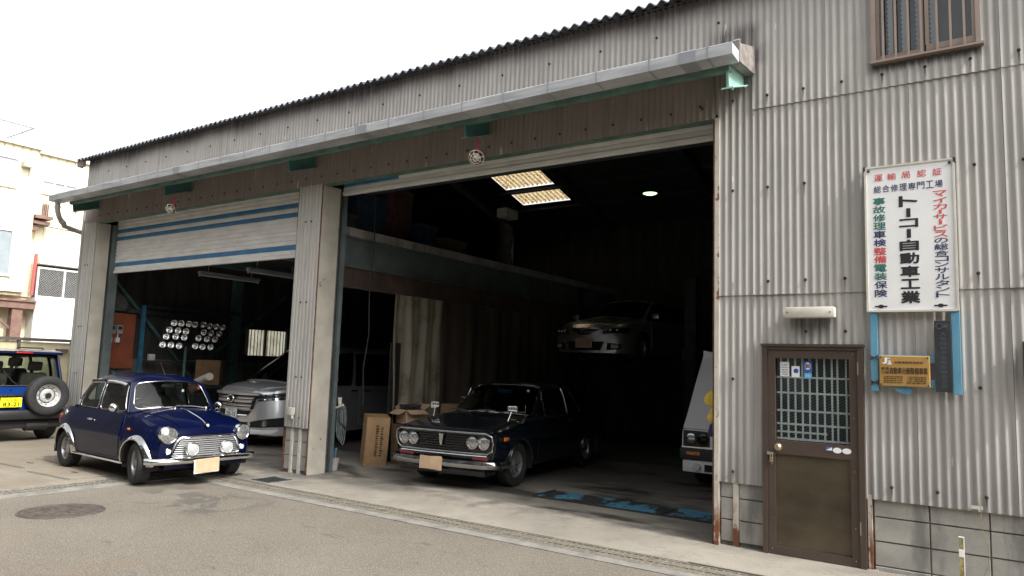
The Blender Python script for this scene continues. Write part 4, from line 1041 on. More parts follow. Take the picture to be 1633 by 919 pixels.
T = thing('old_coat_stand', 'pale boxes and rags heaped on a stand on the loft', 'clutter', (-6.25, 5.2, 3.585))
MB().box(-.04, .04, -.04, .04, 0, 1.35).build('post', 'steel_dark', T, 0)
MB().box(.0, .25, -.22, .2, 1.05, 1.24, .01).build('top_box', 'off_white', T, 0)
rag([(.05, 0, 1.0, .06, .05), (.1, 0, .85, .14, .1), (.12, .05, .6, .10, .1), (.06, 0, .35, .16, .12), (.1, 0, .05, .2, .15)], 0, 5).build('rag', 'junk_grey', T, 60)
MB().box(.05, .12, .2, .26, .1, .75).build('strip', 'off_white', T, 0)
# ------------------------------------------------------------------ left bay fittings
T = thing('meter_board', 'brick red board with two white electric meters on the left bay wall', 'meter board', (-12.64, 0, 0))
MB().box(0, .03, .30, 1.12, 1.30, 2.42).build('board', 'orange_board', T, 0)
MB().box(0, .03, .45, .92, 2.47, 2.78).build('grey_panel', 'junk_grey', T, 0)
MT['meter_face'] = plain('grey_meter_case', (.34, .34, .33), .4, var=.1)
for y in (.56, .71):
    MB().box(.03, .12, y, y+.12, 2.00, 2.17, .008).build('meter', 'meter_face', T, 30)
    MB().box(.121, .125, y+.02, y+.10, 2.08, 2.15).build('meter_window', 'ink_black', T, 0)
for y in (.57, .72): MB().box(.03, .09, y, y+.08, 1.82, 1.92, .006).tube([(.06, y+.04, 1.92), (.06, y+.04, 2.0)], .012, 6).build('switch', 'paper', T, 0)
T = thing('blue_rack', 'blue steel upright with a shelf on the left bay wall', 'rack', (-12.5, 0, 0))
MB().box(-.03, .03, 1.18, 1.25, 0, 2.62).build('upright', 'blue_post', T, 0)
MB().box(-.12, .25, 1.26, 3.3, 1.44, 1.48).build('shelf', 'steel_dark', T, 0)
MB().box(-.04, .04, 1.27, 3.6, 2.56, 2.63).build('top_rail', 'steel_dark', T, 0)
tag(MB().box(-12.45, -12.36, 1.34, 1.46, 1.482, 1.61, .006).build('tin', 'off_white', None, 30), 'small pale tin standing on the rack shelf', 'tin')
for k, (y, z1, mt, r, lb) in enumerate(((.42, 1.65, 'wood', .018, 'wooden broom handle leaning at the left bay corner'), (.50, 1.25, 'steel_dark', .02, 'dark iron bar leaning at the left bay corner'), (.95, 1.2, 'off_white', .012, 'thin white stick leaning on the left bay wall'), (.33, 1.1, 'rust', .016, 'rusty rod leaning in the left bay corner'))):
    tag(MB().tube([(-12.35+.03*k, y+.05, 0), (-12.6, y, z1)], r, 8).build('leaning_pole', mt, None, 30), lb, 'pole')
T = thing('spray_bottle', 'green and white spray bottle on the left bay sill', 'bottle', (-12.5, .72, 0))
MB().box(-.15, .12, -.2, .5, 0, 1.0).build('stand', 'wall_in_low', T, 0); MB().lathe([(0, 1.0), (.05, 1.0), (.055, 1.02), (.05, 1.12), (.02, 1.17), (.02, 1.2), (0, 1.2)], 14, 'z').build('bottle', 'off_white', T, 40); MB().box(-.02, .02, -.05, .02, 1.2, 1.24, .004).build('trigger', 'ink_green', T, 30)
pts = [(1.63, 2.27), (1.79, 2.27), (1.96, 2.27), (2.1, 2.26), (2.3, 2.27), (2.45, 2.25), (2.61, 2.25), (2.77, 2.24), (1.54, 2.12), (1.73, 2.12), (1.91, 2.11), (2.32, 2.11), (2.5, 2.1), (2.69, 2.1), (1.48, 1.98), (1.69, 1.99), (1.88, 1.98), (2.21, 1.98), (2.41, 1.97), (2.6, 1.97), (1.42, 1.81), (1.6, 1.81), (1.78, 1.8), (2.15, 1.81), (2.32, 1.8), (2.51, 1.8)]
T = thing('lamp_rack', 'slanted rack of twenty six small round reflector lamps on a stand', 'lamp rack', (-12.05, 0, 0))
mt = plain('lamp_reflector', (.9, .9, .89), .2, .95, 0); MT['lamp_reflector'] = mt
bowl = MB().lathe([(0, -.04), (.03, -.032), (.052, -.012), (.060, .0), (.068, .004), (.068, -.02), (.03, -.06)], 18, 'x').mesh('lamp', mt, 40)
bulb = MB().lathe([(0, .006), (.014, .002), (.020, -.02), (.012, -.045)], 10, 'x').mesh('bulb', 'chrome', 40)
for y, z in pts:
    o = put('lamp', bowl, T, (0, y, z), (0, -.15, -.55)); put('bulb', bulb, o)
m = MB()
for z in (2.27, 2.11, 1.98, 1.81): m.box(-.085, -.065, 1.40, 2.80, z-.015, z+.015)
for y in (1.5, 2.05, 2.2, 2.7): m.bar((-.08, y-.12, 1.74), (-.08, y+.05, 2.34), .03, .03)
m.build('rack_frame', 'steel_dark', T, 0)
MB().tube([(-.1, 2.0, 0), (-.1, 2.0, 1.8)], .03, 10).tube([(-.1, 1.7, .01), (-.1, 2.0, .3), (-.1, 2.3, .01)], .018, 8).build('stand', 'green_dim', T, 30)
carton('shelf_carton', 'brown carton tilted among the clutter left of the silver van', (-11.9, 2.45, 1.0), .75, .5, .42, .52, 'cardboard_dark', False)
T = thing('parts_bench', 'low dark bench under the tilted brown carton', 'bench', (-11.95, 2.4, 0))
MB().box(-.4, .45, -.55, .6, .93, .99).build('top', 'steel_dark', T, 0)
for x in (-.36, .41):
    for y in (-.5, .55): MB().box(x-.03, x+.03, y-.03, y+.03, 0, .93).build('leg', 'steel_dark', T, 0)
T = thing('paper_roll', 'pale rolled paper lying across the bench beside the silver van', 'paper roll', (-11.0, 1.7, 1.08))
MB().tube([(-.5, .1, -.06), (.42, -.12, .13)], .075, 16).build('roll', 'off_white', T, 40)
T = thing('red_bundle', 'small red and pale bundle behind the roof of the small blue car', 'bundle', (-10.55, 1.25, .9))
rag([(0, 0, 0, .08, .08), (0, 0, .07, .13, .1), (0, 0, .14, .10, .1), (0, 0, .17, .04, .04)], 0, 9).build('cloth', 'brown_steel', T, 60)
T2 = thing('tool_cart', 'dark tool cart under the red bundle', 'tool cart', (-10.62, 1.3, 0))
MB().box(-.25, .2, -.15, .2, .1, .9, .02).build('cabinet', 'steel_dark', T2, 0)
for x in (-.2, .15): MB().lathe([(0, -.02), (.05, -.02), (.05, .02), (0, .02)], 14, 'y', (x, 0, .05)).build('caster', 'rubber', T2, 40)
for x, y0, y1, lb in ((-11.4, 1.7, 3.15, 'unlit white fluorescent tube fixture nearer the left pier'), (-9.85, 1.75, 3.0, 'unlit white fluorescent tube fixture nearer the middle pillar')):
    T = thing('fluorescent_light', lb, 'ceiling light', (x, 0, 3.3), group='unlit tube lights in the left bay')
    MB().box(-.06, .06, y0, y1, .0, .05).build('housing', 'gutter', T, 0); MB().tube([(0, y0+.03, -.03), (0, y1-.03, -.03)], .016, 10).build('tube', 'paper', T, 40)
    MB().box(-.02, .02, y0, y0+.03, -.06, 0).box(-.02, .02, y1-.03, y1, -.06, 0).box(-.006, .006, y0+.2, y0+.21, .05, .2).box(-.006, .006, y1-.2, y1-.19, .05, .2).build('socket', 'off_white', T, 0)
# lit pendant lamp deep in the right bay
T = thing('pendant_lamp', 'lit greenish pendant lamp hanging deep in the right bay', 'pendant lamp', (-3.75, 7.0, 5.30))
MB().lathe([(.02, .16), (.05, .14), (.17, .02), (.175, 0), (.165, 0), (.04, .12)], 28, 'z').build('shade', 'steel_dark', T, 40)
MB().lathe([(0, -.025), (.09, -.018), (.145, .005), (.08, .06), (0, .08)], 24, 'z').build('bulb', 'lit', T, 40)
MB().tube([(0, 0, .14), (0, 0, .9)], .008, 6).build('cord', 'cable', T, 0)
# shelf at the rear right
T = thing('parts_shelf', 'dark shelf of small tins at the back of the right bay', 'shelf', (-.9, 8.6, 0))
for z in (.5, 1.1, 1.7, 2.3): MB().box(-.7, .7, -.25, .25, z, z+.03).build('board', 'steel_dark', T, 0)
for x in (-.7, .66): MB().box(x, x+.04, -.25, .25, 0, 2.4).build('upright', 'steel_dark', T, 0)
rnd = random.Random(3)
for z in (.53, 1.13, 1.73):
    for k in range(5):
        x = -.55+k*.26; mt_ = rnd.choice(['junk_red', 'junk_grey', 'junk_blue', 'cardboard_dark']); h = rnd.uniform(.18, .4)
        tag(MB().box(-.9+x-.09, -.9+x+.09, 8.42, 8.66, z+.002, z+h, .01).build('parts_box', mt_, None, 0), 'dusty little box on the dark shelf at the back of the right bay', 'box', 'small boxes on the rear shelf')

# ------------------------------------------------------------------ cars
class Shell:
    """lower car body: cross-sections along x (forward), wheel arches cut into its lower edge"""
    NS, NT = 9, 7
    def __init__(s, d):
        s.d = d
        for k in ('zr', 'wb', 'zm', 'wm', 'zs', 'ws', 'zt'): setattr(s, k, pchip(d[k]))
        s.p = d.get('p', 2.6); s.x0, s.x1 = d['x']; s.bf, s.br = d.get('bow', (.06, .06)); s.bl = d.get('bowl', .5)
    def side(s, x, z):
        z0, z1, z2 = s.zr(x), s.zm(x), s.zs(x); a, b, c = s.wb(x), s.wm(x), s.ws(x)
        return a*(z-z1)*(z-z2)/((z0-z1)*(z0-z2))+b*(z-z0)*(z-z2)/((z1-z0)*(z1-z2))+c*(z-z0)*(z-z1)/((z2-z0)*(z2-z1))
    def top(s, x, y):
        w = s.ws(x); t = min(1, abs(y)/w)
        return s.zs(x)+(s.zt(x)-s.zs(x))*(1-t**s.p)
    def xo(s, x, y):
        t = 1-min(1, abs(y)/max(s.ws(x), .1))**2.2
        return x+t*(s.bf*sstep((x-(s.x1-s.bl))/s.bl)-s.br*sstep(((s.x0+s.bl)-x)/s.bl))
    def zbot(s, x):
        z = s.zr(x)
        for xc, zc, R in s.d['arch']:
            if abs(x-xc) < R: z = max(z, zc+math.sqrt(R*R-(x-xc)**2))
        return z
    def P(s, x, y, z): return V((s.xo(x, y), y, z))
    def front(s, y, z, o=0.0, end=None):
        """point on the nose (or round its corner) at width y and height z, moved out by o"""
        y_ = abs(y); xe = s.x1; sg = 1 if y >= 0 else -1
        if y_ <= s.side(xe, z): return V((s.xo(xe, s.ws(xe)*y_/s.side(xe, z))+o, y, z))
        a, b = xe-.9, xe
        for _ in range(24):
            m = (a+b)/2
            if s.side(m, z) > y_: a = m
            else: b = m
        e = .01; sl = (s.side(a-e, z)-s.side(a+e, z))/(2*e); k = math.hypot(1, sl)
        return V((a+o*sl/k, y+sg*o/k, z))
    def build(s, mb):
        xs = set(round(lerp(s.x0, s.x1, i/46), 4) for i in range(47))
        for xc, zc, R in s.d['arch']:
            xs |= set(round(xc+R*math.cos(PI*i/18), 4) for i in range(19)) | {xc-R-.004, xc+R+.004}
        xs |= set(s.d.get('cab', ()))
        xs = sorted(x for x in xs if s.x0 <= x <= s.x1); xs = [x for i, x in enumerate(xs) if i == 0 or x-xs[i-1] > .0015]
        cab = s.d.get('cab', (9, 9))
        for sg in (1, -1):
            sd, tp = [], []
            for x in xs:
                zb, zs = s.zbot(x), s.zs(x)
                sd.append([s.P(x, sg*s.side(x, lerp(zb, zs, j/(s.NS-1))), lerp(zb, zs, j/(s.NS-1))) for j in range(s.NS)])
                w = s.ws(x)
                tp.append([s.P(x, sg*w*(1-k/s.NT), s.top(x, w*(1-k/s.NT))) for k in range(s.NT+1)])
            mb.grid(sd)
            run = []
            for i, x in enumerate(xs):
                if cab[0] < x < cab[1]:
                    if run: run.append(tp[i]) if False else None
                    if len(run) > 1: mb.grid(run)
                    run = []
                else: run.append(tp[i])
            if len(run) > 1: mb.grid(run)
        for x in (s.x0, s.x1):
            for sg in (1, -1):
                w = s.ws(x); rows = []
                for j in range(s.NS):
                    z = lerp(s.zbot(x), s.zs(x), j/(s.NS-1)); t = j/(s.NS-1); row = []
                    for k in range(s.NT+1):
                        f = 1-k/s.NT; y = s.side(x, z)*f
                        zz = s.zbot(x)+(s.top(x, w*f)-s.zbot(x))*t
                        row.append(V((s.xo(x, w*f), sg*y, zz)))
                    rows.append(row)
                mb.grid(rows)
    def panel(s, mb, xa, xb, za, zb, off, sg, nx=14, nz=7, bel=None):
        """a skin offset from the body side, with turned-in edges; za/zb may be functions of x"""
        A = za if callable(za) else (lambda x: za); B = zb if callable(zb) else (lambda x: zb)
        rows = []
        for i in range(nx+1):
            x = lerp(xa, xb, i/nx)
            rows.append([s.P(x, sg*(s.side(x, lerp(A(x), B(x), j/nz))+off), lerp(A(x), B(x), j/nz)) for j in range(nz+1)])
        mb.grid(rows)
        e = V((0, sg*(off+.004), 0))
        rim = rows[0]+[r[-1] for r in rows[1:]]+rows[-1][::-1][1:]+[r[0] for r in rows[::-1][1:-1]]
        mb.grid([rim, [p-e for p in rim]], True)
    def lid(s, mb, xa, xb, f0, f1, off, sg0=-1, sg1=1, nx=14, ny=16):
        """a skin lying on the bonnet or boot surface between width fractions"""
        rows = []
        for i in range(nx+1):
            x = lerp(xa, xb, i/nx); w = s.ws(x)*lerp(f0, f1, i/nx)
            rows.append([V((s.xo(x, y), y, s.top(x, y)+off)) for y in [w*lerp(-1, 1, k/ny) for k in range(ny+1)]])
        mb.grid(rows)
        rim = rows[0]+[r[-1] for r in rows[1:]]+rows[-1][::-1][1:]+[r[0] for r in rows[::-1][1:-1]]
        mb.grid([rim, [p-V((0, 0, off+.006)) for p in rim]], True)

def cabin(c, body, root, glassmat='glass', trimmat='black_plastic', tr=.010, see=True):
    """greenhouse from corner tables; openings get real panes. c: ws=(cb, eb, et, ct) windscreen, sep=[(low, high)...] side columns,
    side=[None|margins...] between columns, rear=(cb, eb, et, ct)"""
    trim = MB()
    ct = lambda a, b, w, t: V((lerp(a[0], b[0], w), t*a[1], lerp(a[2], b[2], w)))
    def arcpt(edge, cen, u):   # u in 0..1 across, edge=(x,y,z) at +y
        t = 1-2*u
        w = 1-abs(t)**2.2
        return V((lerp(edge[0], cen[0], w), t*edge[1], lerp(edge[2], cen[2], w)))
    roofloop = []
    for nm, key in (('windshield', 'ws'), ('rear_window', 'rear')):
        cb, eb, et, ctp = c[key]; mg = c[key+'_m']
        def P(u, v, cb=cb, eb=eb, et=et, ctp=ctp):
            return arcpt(eb, cb, u).lerp(arcpt(et, ctp, u), v)+V((0, 0, .012*4*v*(1-v)))
        g = MB()
        win_patch(body, g, trim, P, *mg[:4], r=mg[4], asp=mg[5], tr=tr)
        g.build(nm, glassmat, root)
    for sg in (1, -1):
        sep = c['sep']
        for i in range(len(sep)-1):
            (la, ha), (lb, hb) = sep[i], sep[i+1]
            def P(u, v, la=la, ha=ha, lb=lb, hb=hb, sg=sg):
                p = V(la).lerp(V(lb), u).lerp(V(ha).lerp(V(hb), u), v)
                p.y += .018*4*v*(1-v); p.y *= sg
                return p
            mg = c['side'][i]
            if mg is None:
                body.grid([[P(a/3, b/6) for b in range(7)] for a in range(4)])
            else:
                g = MB(); win_patch(body, g, trim, P, *mg[:4], r=mg[4], asp=mg[5], tr=tr)
                g.build('side_window', glassmat, root)
    trim.build('window_trim', trimmat, root)
    # roof
    N = 10; loop = [arcpt(c['ws'][2], c['ws'][3], k/N) for k in range(N+1)]       # +y to -y over the screen
    ups = [V(h) for _, h in c['sep']]
    def chain(sg):
        out = []
        for i in range(len(ups)-1):
            for k in range(6): out.append(ups[i].lerp(ups[i+1], k/6))
        out.append(ups[-1])
        return [V((p.x, sg*p.y, p.z)) for p in out]
    loop += chain(-1)[1:]
    loop += [arcpt(c['rear'][2], c['rear'][3], 1-k/N) for k in range(1, N+1)]
    loop += chain(1)[::-1][1:-1]
    zt = c['roof']; xa, xb = c['rear'][3][0]+.3, c['ws'][3][0]-.3; rows = []
    for t in (0, .04, .10, .2, .35, .55, .8, 1):
        row = []
        for p in loop:
            q = V((min(max(p.x, xa), xb), 0, zt))
            r = p.lerp(q, t); r.z = p.z+(zt-p.z)*(1-(1-t)**c.get('rp', 2.6)); row.append(r)
        rows.append(row)
    body.grid(rows, True)
    return loop

def wheel_parts(kind, R, W, rr):
    """meshes with the axle along y and the outer face at -y"""
    t = MB(); h = W/2; q = .02
    prof = [(rr-.008, -h*.72), (rr+.006, -h*.92), (lerp(rr, R, .45), -h), (lerp(rr, R, .8), -h*.95), (R-.006, -h*.80)]
    for k in range(4):
        a = lerp(-h*.72, h*.72, k/3.0)
        if k: prof += [(R-.010, a-.012), (R-.001, a-.006)]
        prof += [(R, a)] if k in (0, 3) else []
        if k < 3: prof += [(R, a+.006+h*.30), (R-.010, a+.012+h*.30)]
    prof += [(R-.006, h*.80), (lerp(rr, R, .8), h*.95), (lerp(rr, R, .45), h), (rr-.008, h*.72)]
    t.lathe(prof, 40)
    tyre = t.mesh('tyre', 'rubber', 50)
    m = MB()
    m.lathe([(rr-.004, -h*.80), (rr+.004, -h*.74), (rr-.012, -h*.62), (rr-.028, -h*.1), (rr-.03, h*.6), (rr-.004, h*.72)], 40)
    if kind == 'mag':
        m.lathe([(0, -h*.50), (.03, -h*.50), (.034, -h*.42), (.055, -h*.36), (.062, -h*.2), (.062, h*.1)], 20)
        for k in range(8):
            a = 2*PI*k/8; c, s = math.cos(a), math.sin(a); k0 = len(m.v)
            m.prism([(.045, -.019), (rr*.62, -.013), (rr-.018, -.026), (rr-.018, .026), (rr*.62, .013), (.045, .019)], 'y', -h*.42, -h*.12)
            m.xf(Matrix.Rotation(-a, 4, 'Y') @ Matrix.Rotation(0, 4, 'X'), k0)
    elif kind == 'steel':
        f = lambda r: -h*.10-h*.30*sstep((r-.05)/.03)+h*.40*sstep((r-.10)/(rr-.10))*0-h*.2*sstep((rr*.62-r)/.02)
        D = lambda r: (-h*.30 if r < rr*.50 else lerp(-h*.30, h*.05, sstep((r-rr*.5)/(rr*.12))))
        n = 12
        for k in range(n):
            a0, a1 = 2*PI*k/n, 2*PI*(k+1)/n
            def P(u, v, a0=a0, a1=a1):
                r = lerp(rr*.62, rr-.02, v); a = lerp(a0, a1, u)
                return V((r*math.cos(a), D(r)-.012*math.sin(PI*v), r*math.sin(a)))
            win_patch(m, None, None, P, .33, .33, .33, .33, r=.5, asp=1, n=4)
        m.lathe([(rr*.62, D(rr*.62)), (rr*.56, D(rr*.56)), (rr*.5, -h*.30), (rr*.47, -h*.34), (rr*.22, -h*.34), (rr*.2, -h*.24)], 36)
        for k in range(5):
            a = 2*PI*k/5+.3; m.lathe([(0, -h*.50), (.011, -h*.50), (.013, -h*.33)], 8, 'y', (rr*.34*math.cos(a), 0, rr*.34*math.sin(a)))
        m.lathe([(rr*.2, -h*.24), (rr*.2, h*.3)], 20)
    else:
        m.lathe([(0, -h*.45), (.05, -h*.45), (.06, -h*.38)], 16)
        for k in range(7):
            a = 2*PI*k/7; k0 = len(m.v)
            m.prism([(.03, -.03), (rr-.018, -.034), (rr-.018, .034), (.03, .03)], 'y', -h*.44, -h*.2)
            m.xf(Matrix.Rotation(-a, 4, 'Y'), k0)
    rim = m.mesh('rim', 'steel_wheel' if kind == 'steel' else 'alloy', 30)
    b = MB().lathe([(0, -h*.02), (rr*.8, -h*.02), (rr*.82, h*.3), (0, h*.32)], 24)
    return tyre, rim, b.mesh('wheel', 'dark', 30)
def put_wheels(root, parts, R, xf, xr, yf, yr, steer=0.0):
    for x, y, st in ((xf, yf, steer), (xf, -yf, steer), (xr, yr, 0), (xr, -yr, 0)):
        w = put('wheel', parts[2], root, (x, y, R), (0, random.uniform(0, 1) if False else 0, (PI if y > 0 else 0)+st))
        put('tyre', parts[0], w); put('rim', parts[1], w, rot=(0, .2+x, 0))
def wells(root, sh, w_in=.30):
    """dark wheel housings and underbody"""
    mb = MB(); d = sh.d
    for xc, zc, R in d['arch']:
        for sg in (1, -1):
            w = sh.side(xc, zc+R*.9)-.006
            rows = [[V((xc+(R+.012)*math.cos(a), sg*y, zc+(R+.012)*math.sin(a))) for y in (w, w-w_in)] for a in [lerp(-.25, PI+.25, i/16) for i in range(17)]]
            mb.grid(rows); mb.add([r[1] for r in rows], [tuple(range(17))])
    zf = d['floor']
    xs = [lerp(sh.x0+.1, sh.x1-.1, i/20) for i in range(21)]
    mb.grid([[V((x, y*(sh.wb(x)-.02-(.28 if any(abs(x-a[0]) < a[2]+.02 for a in d['arch']) else 0)), zf)) for y in (-1, -.5, 0, .5, 1)] for x in xs])
    mb.build('underbody', 'dark', root, 0)
def lamp(root, loc, r, name='headlight', rz=0.0, bezel='chrome', depth=.05, dome=.02, mat='lens', ry=0.0):
    """round lamp facing +x: domed lens with a reflector behind and a bezel ring"""
    l = MB().lathe([(0, dome), (r*.35, dome*.9), (r*.7, dome*.55), (r*.93, .002), (r*.93, -.01)], 28, 'x').build(name, mat, root, loc=loc, rot=(0, ry, rz))
    MB().lathe([(r*.90, .0), (r*.95, .012), (r*1.05, .010), (r*1.1, -.012), (r*1.1, -depth)], 28, 'x').build('bezel', bezel, l)
    return l
def seatset(root, x, ys, z, mat='seat', h=.55, w=.44):
    for y in ys:
        m = MB(); m.box(x-.22, x+.24, y-w/2, y+w/2, z, z+.16, .05)
        k = len(m.v); m.box(-.06, .07, -w/2, w/2, 0, h, .05); m.xf(Matrix.Translation((x-.22, y, z+.1)) @ Matrix.Rotation(-.25, 4, 'Y'), k)
        k = len(m.v); m.box(-.045, .045, -.12, .12, 0, .17, .04); m.xf(Matrix.Translation((x-.22-.25*h, y, z+.12+h)) @ Matrix.Rotation(-.2, 4, 'Y'), k)
        m.build('seat', mat, root)
def steering(root, loc, r=.18, tilt=-.45):
    m = MB().lathe([(r+.012*math.cos(a), .012*math.sin(a)) for a in [2*PI*k/8 for k in range(9)]], 28, 'x')
    m.tube([(0, -r, 0), (0, r, 0)], .012, 6); m.tube([(0, 0, 0), (0, 0, -r)], .012, 6); m.tube([(0, 0, 0), (.25, 0, 0)], .02, 8)
    m.build('steering_wheel', 'black_plastic', root, loc=loc, rot=(0, -tilt, 0))
def seams(root, paths, r=.004, mat='dark'):
    m = MB()
    for p in paths: m.tube(p, r, 5)
    m.build('panel_gap', mat, root)

# ================================================================== small blue classic car
def tri(pts): return pts
MT['bright_bar'] = plain('bright_trim', (.70, .70, .70), .28, .8, 0)
def make_mini():
    R = thing('compact_car', 'small dark blue classic car with chrome grille and round spotlights parked before the left bay', 'car', (-7.64, -1.215, 0), -.049)
    d = dict(x=(-1.50, 1.44), bow=(.05, .07), bowl=.35, p=2.4, cab=(-1.0, .60), floor=.24,
        zr=[(-1.5, .30), (-1.3, .235), (1.2, .225), (1.44, .27)], wb=[(-1.5, .55), (-1.3, .63), (-.9, .665), (.9, .665), (1.25, .65), (1.44, .58)],
        zm=[(-1.5, .52), (0, .48), (1.44, .45)], wm=[(-1.5, .575), (-1.3, .66), (-.9, .70), (.7, .70), (1.15, .69), (1.35, .65), (1.44, .60)],
        zs=[(-1.5, .70), (-1.42, .78), (-1.25, .825), (-1, .84), (.5, .835), (.8, .81), (1.1, .775), (1.3, .725), (1.41, .66), (1.44, .62)],
        ws=[(-1.5, .52), (-1.4, .57), (-1.2, .60), (-.9, .63), (.5, .635), (.9, .61), (1.2, .585), (1.38, .56), (1.44, .545)],
        zt=[(-1.5, .74), (-1.42, .84), (-1.25, .885), (-1.05, .89), (.5, .885), (.8, .885), (1.1, .83), (1.28, .775), (1.38, .715), (1.43, .655), (1.44, .635)],
        arch=[(1.018, .255, .295), (-1.018, .255, .29)])
    sh = Shell(d); body = MB(); sh.build(body)
    c = dict(ws=((.745, 0, .895), (.575, .60, .85), (.375, .485, 1.215), (.425, 0, 1.262)), ws_m=(.045, .045, .05, .05, .20, 2.6),
        rear=((-1.20, 0, .885), (-1.10, .52, .86), (-.87, .43, 1.19), (-.91, 0, 1.215)), rear_m=(.10, .10, .1, .1, .25, 2.5),
        sep=[((.575, .60, .85), (.375, .485, 1.215)), ((-.17, .628, .845), (-.22, .52, 1.235)), ((-.84, .605, .85), (-.74, .49, 1.21)), ((-1.10, .52, .86), (-.87, .43, 1.19))],
        side=[(.055, .05, .02, .06, .10, 1.7), (.05, .07, .02, .07, .14, 1.5), None], roof=1.335, rp=2.3)
    cabin(c, body, R, 'glass', 'chrome_dull', .006)
    # headlight nacelles blend the lamps into the wings
    for sg in (1, -1):
        body.lathe([(.0, -.34), (.05, -.30), (.085, -.20), (.102, -.10), (.106, -.02), (.106, .012)], 24, 'x', (1.455, sg*.505, .622))
    body.build('body', 'navy', R, 40)
    wells(R, sh)
    # bonnet skin, chrome rib and scuttle
    m = MB(); sh.lid(m, .74, 1.385, .80, .62, .011, nx=16, ny=18); m.build('bonnet', 'navy', R, 40)
    MB().tube([(sh.xo(x, 0), 0, sh.top(x, 0)+.013) for x in [lerp(.78, 1.37, i/10) for i in range(11)]], .006, 6).build('bonnet_rib', 'chrome', R)
    k = MB().prism([(-.035, .03), (.035, .03), (.035, -.01), (.0, -.045), (-.035, -.01)], 'x', 0, .012); o = k.build('badge', 'chrome', R, 20, loc=(1.455, 0, .715), rot=(0, -.6, 0))
    MB().prism([(-.018, .018), (.018, .018), (.018, -.008), (.0, -.026), (-.018, -.008)], 'x', .0121, .0135).build('badge_field', 'off_white', o, 20)
    # doors with handles
    for sg in (-1, 1):
        m = MB(); sh.panel(m, -.34, .60, lambda x: .285+.02*sstep((x-.45)/.15), lambda x: sh.zs(x)-.006, .006, sg, 22, 8); o = m.build('door', 'navy', R, 40)
        h = MB(); y = sh.side(-.24, .70)+.012
        h.tube([(-.30, sg*y, .715), (-.29, sg*(y+.025), .715), (-.20, sg*(y+.03), .712), (-.18, sg*(y+.012), .712)], .010, 8).lathe([(0, .02), (.014, .018), (.014, 0)], 10, 'y', (-.16, sg*y, .70))
        h.build('handle', 'chrome', o, 40)
        # visible welded flange seams ahead of the door and at the rear quarter
        f = MB()
        f.tube([(x, sg*(sh.side(min(x, 1), z)+.006), z) for x, z in ((.60, .85), (.635, .74), (.655, .62), (.675, .50))], .010, 6)
        f.build('wing_seam', 'navy', R, 40)
        seams(R, [[(x, sg*(sh.side(x, z)+.002), z) for x, z in ((-.347, .84), (-.347, .6), (-.347, .285), (0, .278), (.45, .280), (.60, .30))]], .005)
        # chrome sill and arch flares
        ch = MB(); ch.grid([[(x, sg*(sh.wb(x)+dy), .225+dz) for dy, dz in ((.012, -.012), (.036, -.006), (.040, .006), (.026, .020), (.008, .022))] for x in [lerp(-.74, .735, i/24) for i in range(25)]])
        ch.build('sill_trim', 'chrome', R, 40)
        for xc in (1.018, -1.018):
            rows = []
            for i in range(29):
                a = lerp(-.05, PI+.08, i/28); r0 = .292; x, z = xc+r0*math.cos(a), .255+r0*math.sin(a)
                xx = min(max(x, -1.46), 1.40); zz = max(z, .26)
                y = sh.side(min(max(xc+(r0+.05)*math.cos(a), -1.44), 1.38), max(.255+(r0+.05)*math.sin(a), .26)); yo = max(sh.side(xx, zz), y)
                rows.append([V((xc+(r0+dr)*math.cos(a), sg*(yo+dy), .255+(r0+dr)*math.sin(a))) for dr, dy in ((-.004, -.03), (-.004, .040), (.012, .045), (.030, .030), (.050, .012), (.056, -.03))])
            m = MB(); m.grid(rows); m.build('arch_flare', 'arch_chrome', R, 50)
        mk = sh.side(.80, .655)
        MB().box(.775, .825, min(sg*mk, sg*(mk+.016)), max(sg*mk, sg*(mk+.016)), .645, .672, .005).build('side_marker', 'amber', R, 30)
    # mirrors
    for sg in (-1, 1):
        m = MB().lathe([(0, .075), (.03, .066), (.052, .035), (.058, .0), (.054, -.012), (0, -.012)], 20, 'x', (.47, sg*.735, .905)); m.tube([(.50, sg*.64, .84), (.49, sg*.70, .86), (.49, sg*.73, .88)], .012, 8)
        m.build('door_mirror', 'chrome', R, 40)
    # front: lamps, grille, bumper, plate
    for sg in (-1, 1):
        lamp(R, (1.475, sg*.505, .622), .100, rz=sg*.06)
        lamp(R, (1.468, sg*.50, .425), .034, 'indicator', 0, 'chrome', .02, .014, 'clear_lens')
        o = lamp(R, (1.570, sg*.235, .445), .078, 'spotlight', 0, 'chrome', .035, .022, 'cover'); 
        MB().tube([(-.05, 0, 0), (-.09, 0, -.02), (-.09, 0, -.08)], .012, 8).build('spotlight_stem', 'chrome', o)
    zt_, zb_ = .585, .345; hw = lambda z: lerp(.455, .355, ((z-zb_)/(zt_-zb_))**1.4)
    xf = lambda y: 1.512-.052*(y/.45)**2
    out = [(y, zb_) for y in [lerp(-.43, .43, i/10) for i in range(11)]]+[(.455, .375), (.44, .46), (.41, .53), (.375, .572)]+[(y, zt_+.012*(1-(y/.36)**2)) for y in [lerp(.345, -.345, i/10) for i in range(11)]]+[(-.375, .572), (-.41, .53), (-.44, .46), (-.455, .375)]
    rr2 = MB().tube([(xf(y)+.012, y, z) for y, z in out], .017, 8, True, flat=1.0); g = rr2.build('grille', 'chrome', R, 60)
    MB().add([(xf(y)-.012, y, z) for y, z in out], [tuple(range(len(out)))]).build('grille_back', 'dark', g, 0)
    for k in range(9):
        z = zb_+.022+k*.0255; w = hw(z)-.01
        MB().grid([[(xf(y)+dx, y, z+dz) for dx, dz in ((-.012, .008), (.008, .007), (.018, .001), (.012, -.006), (-.012, -.007))] for y in [lerp(-w, w, i/12) for i in range(13)]]).build('grille_bar', 'bright_bar', g, 50)
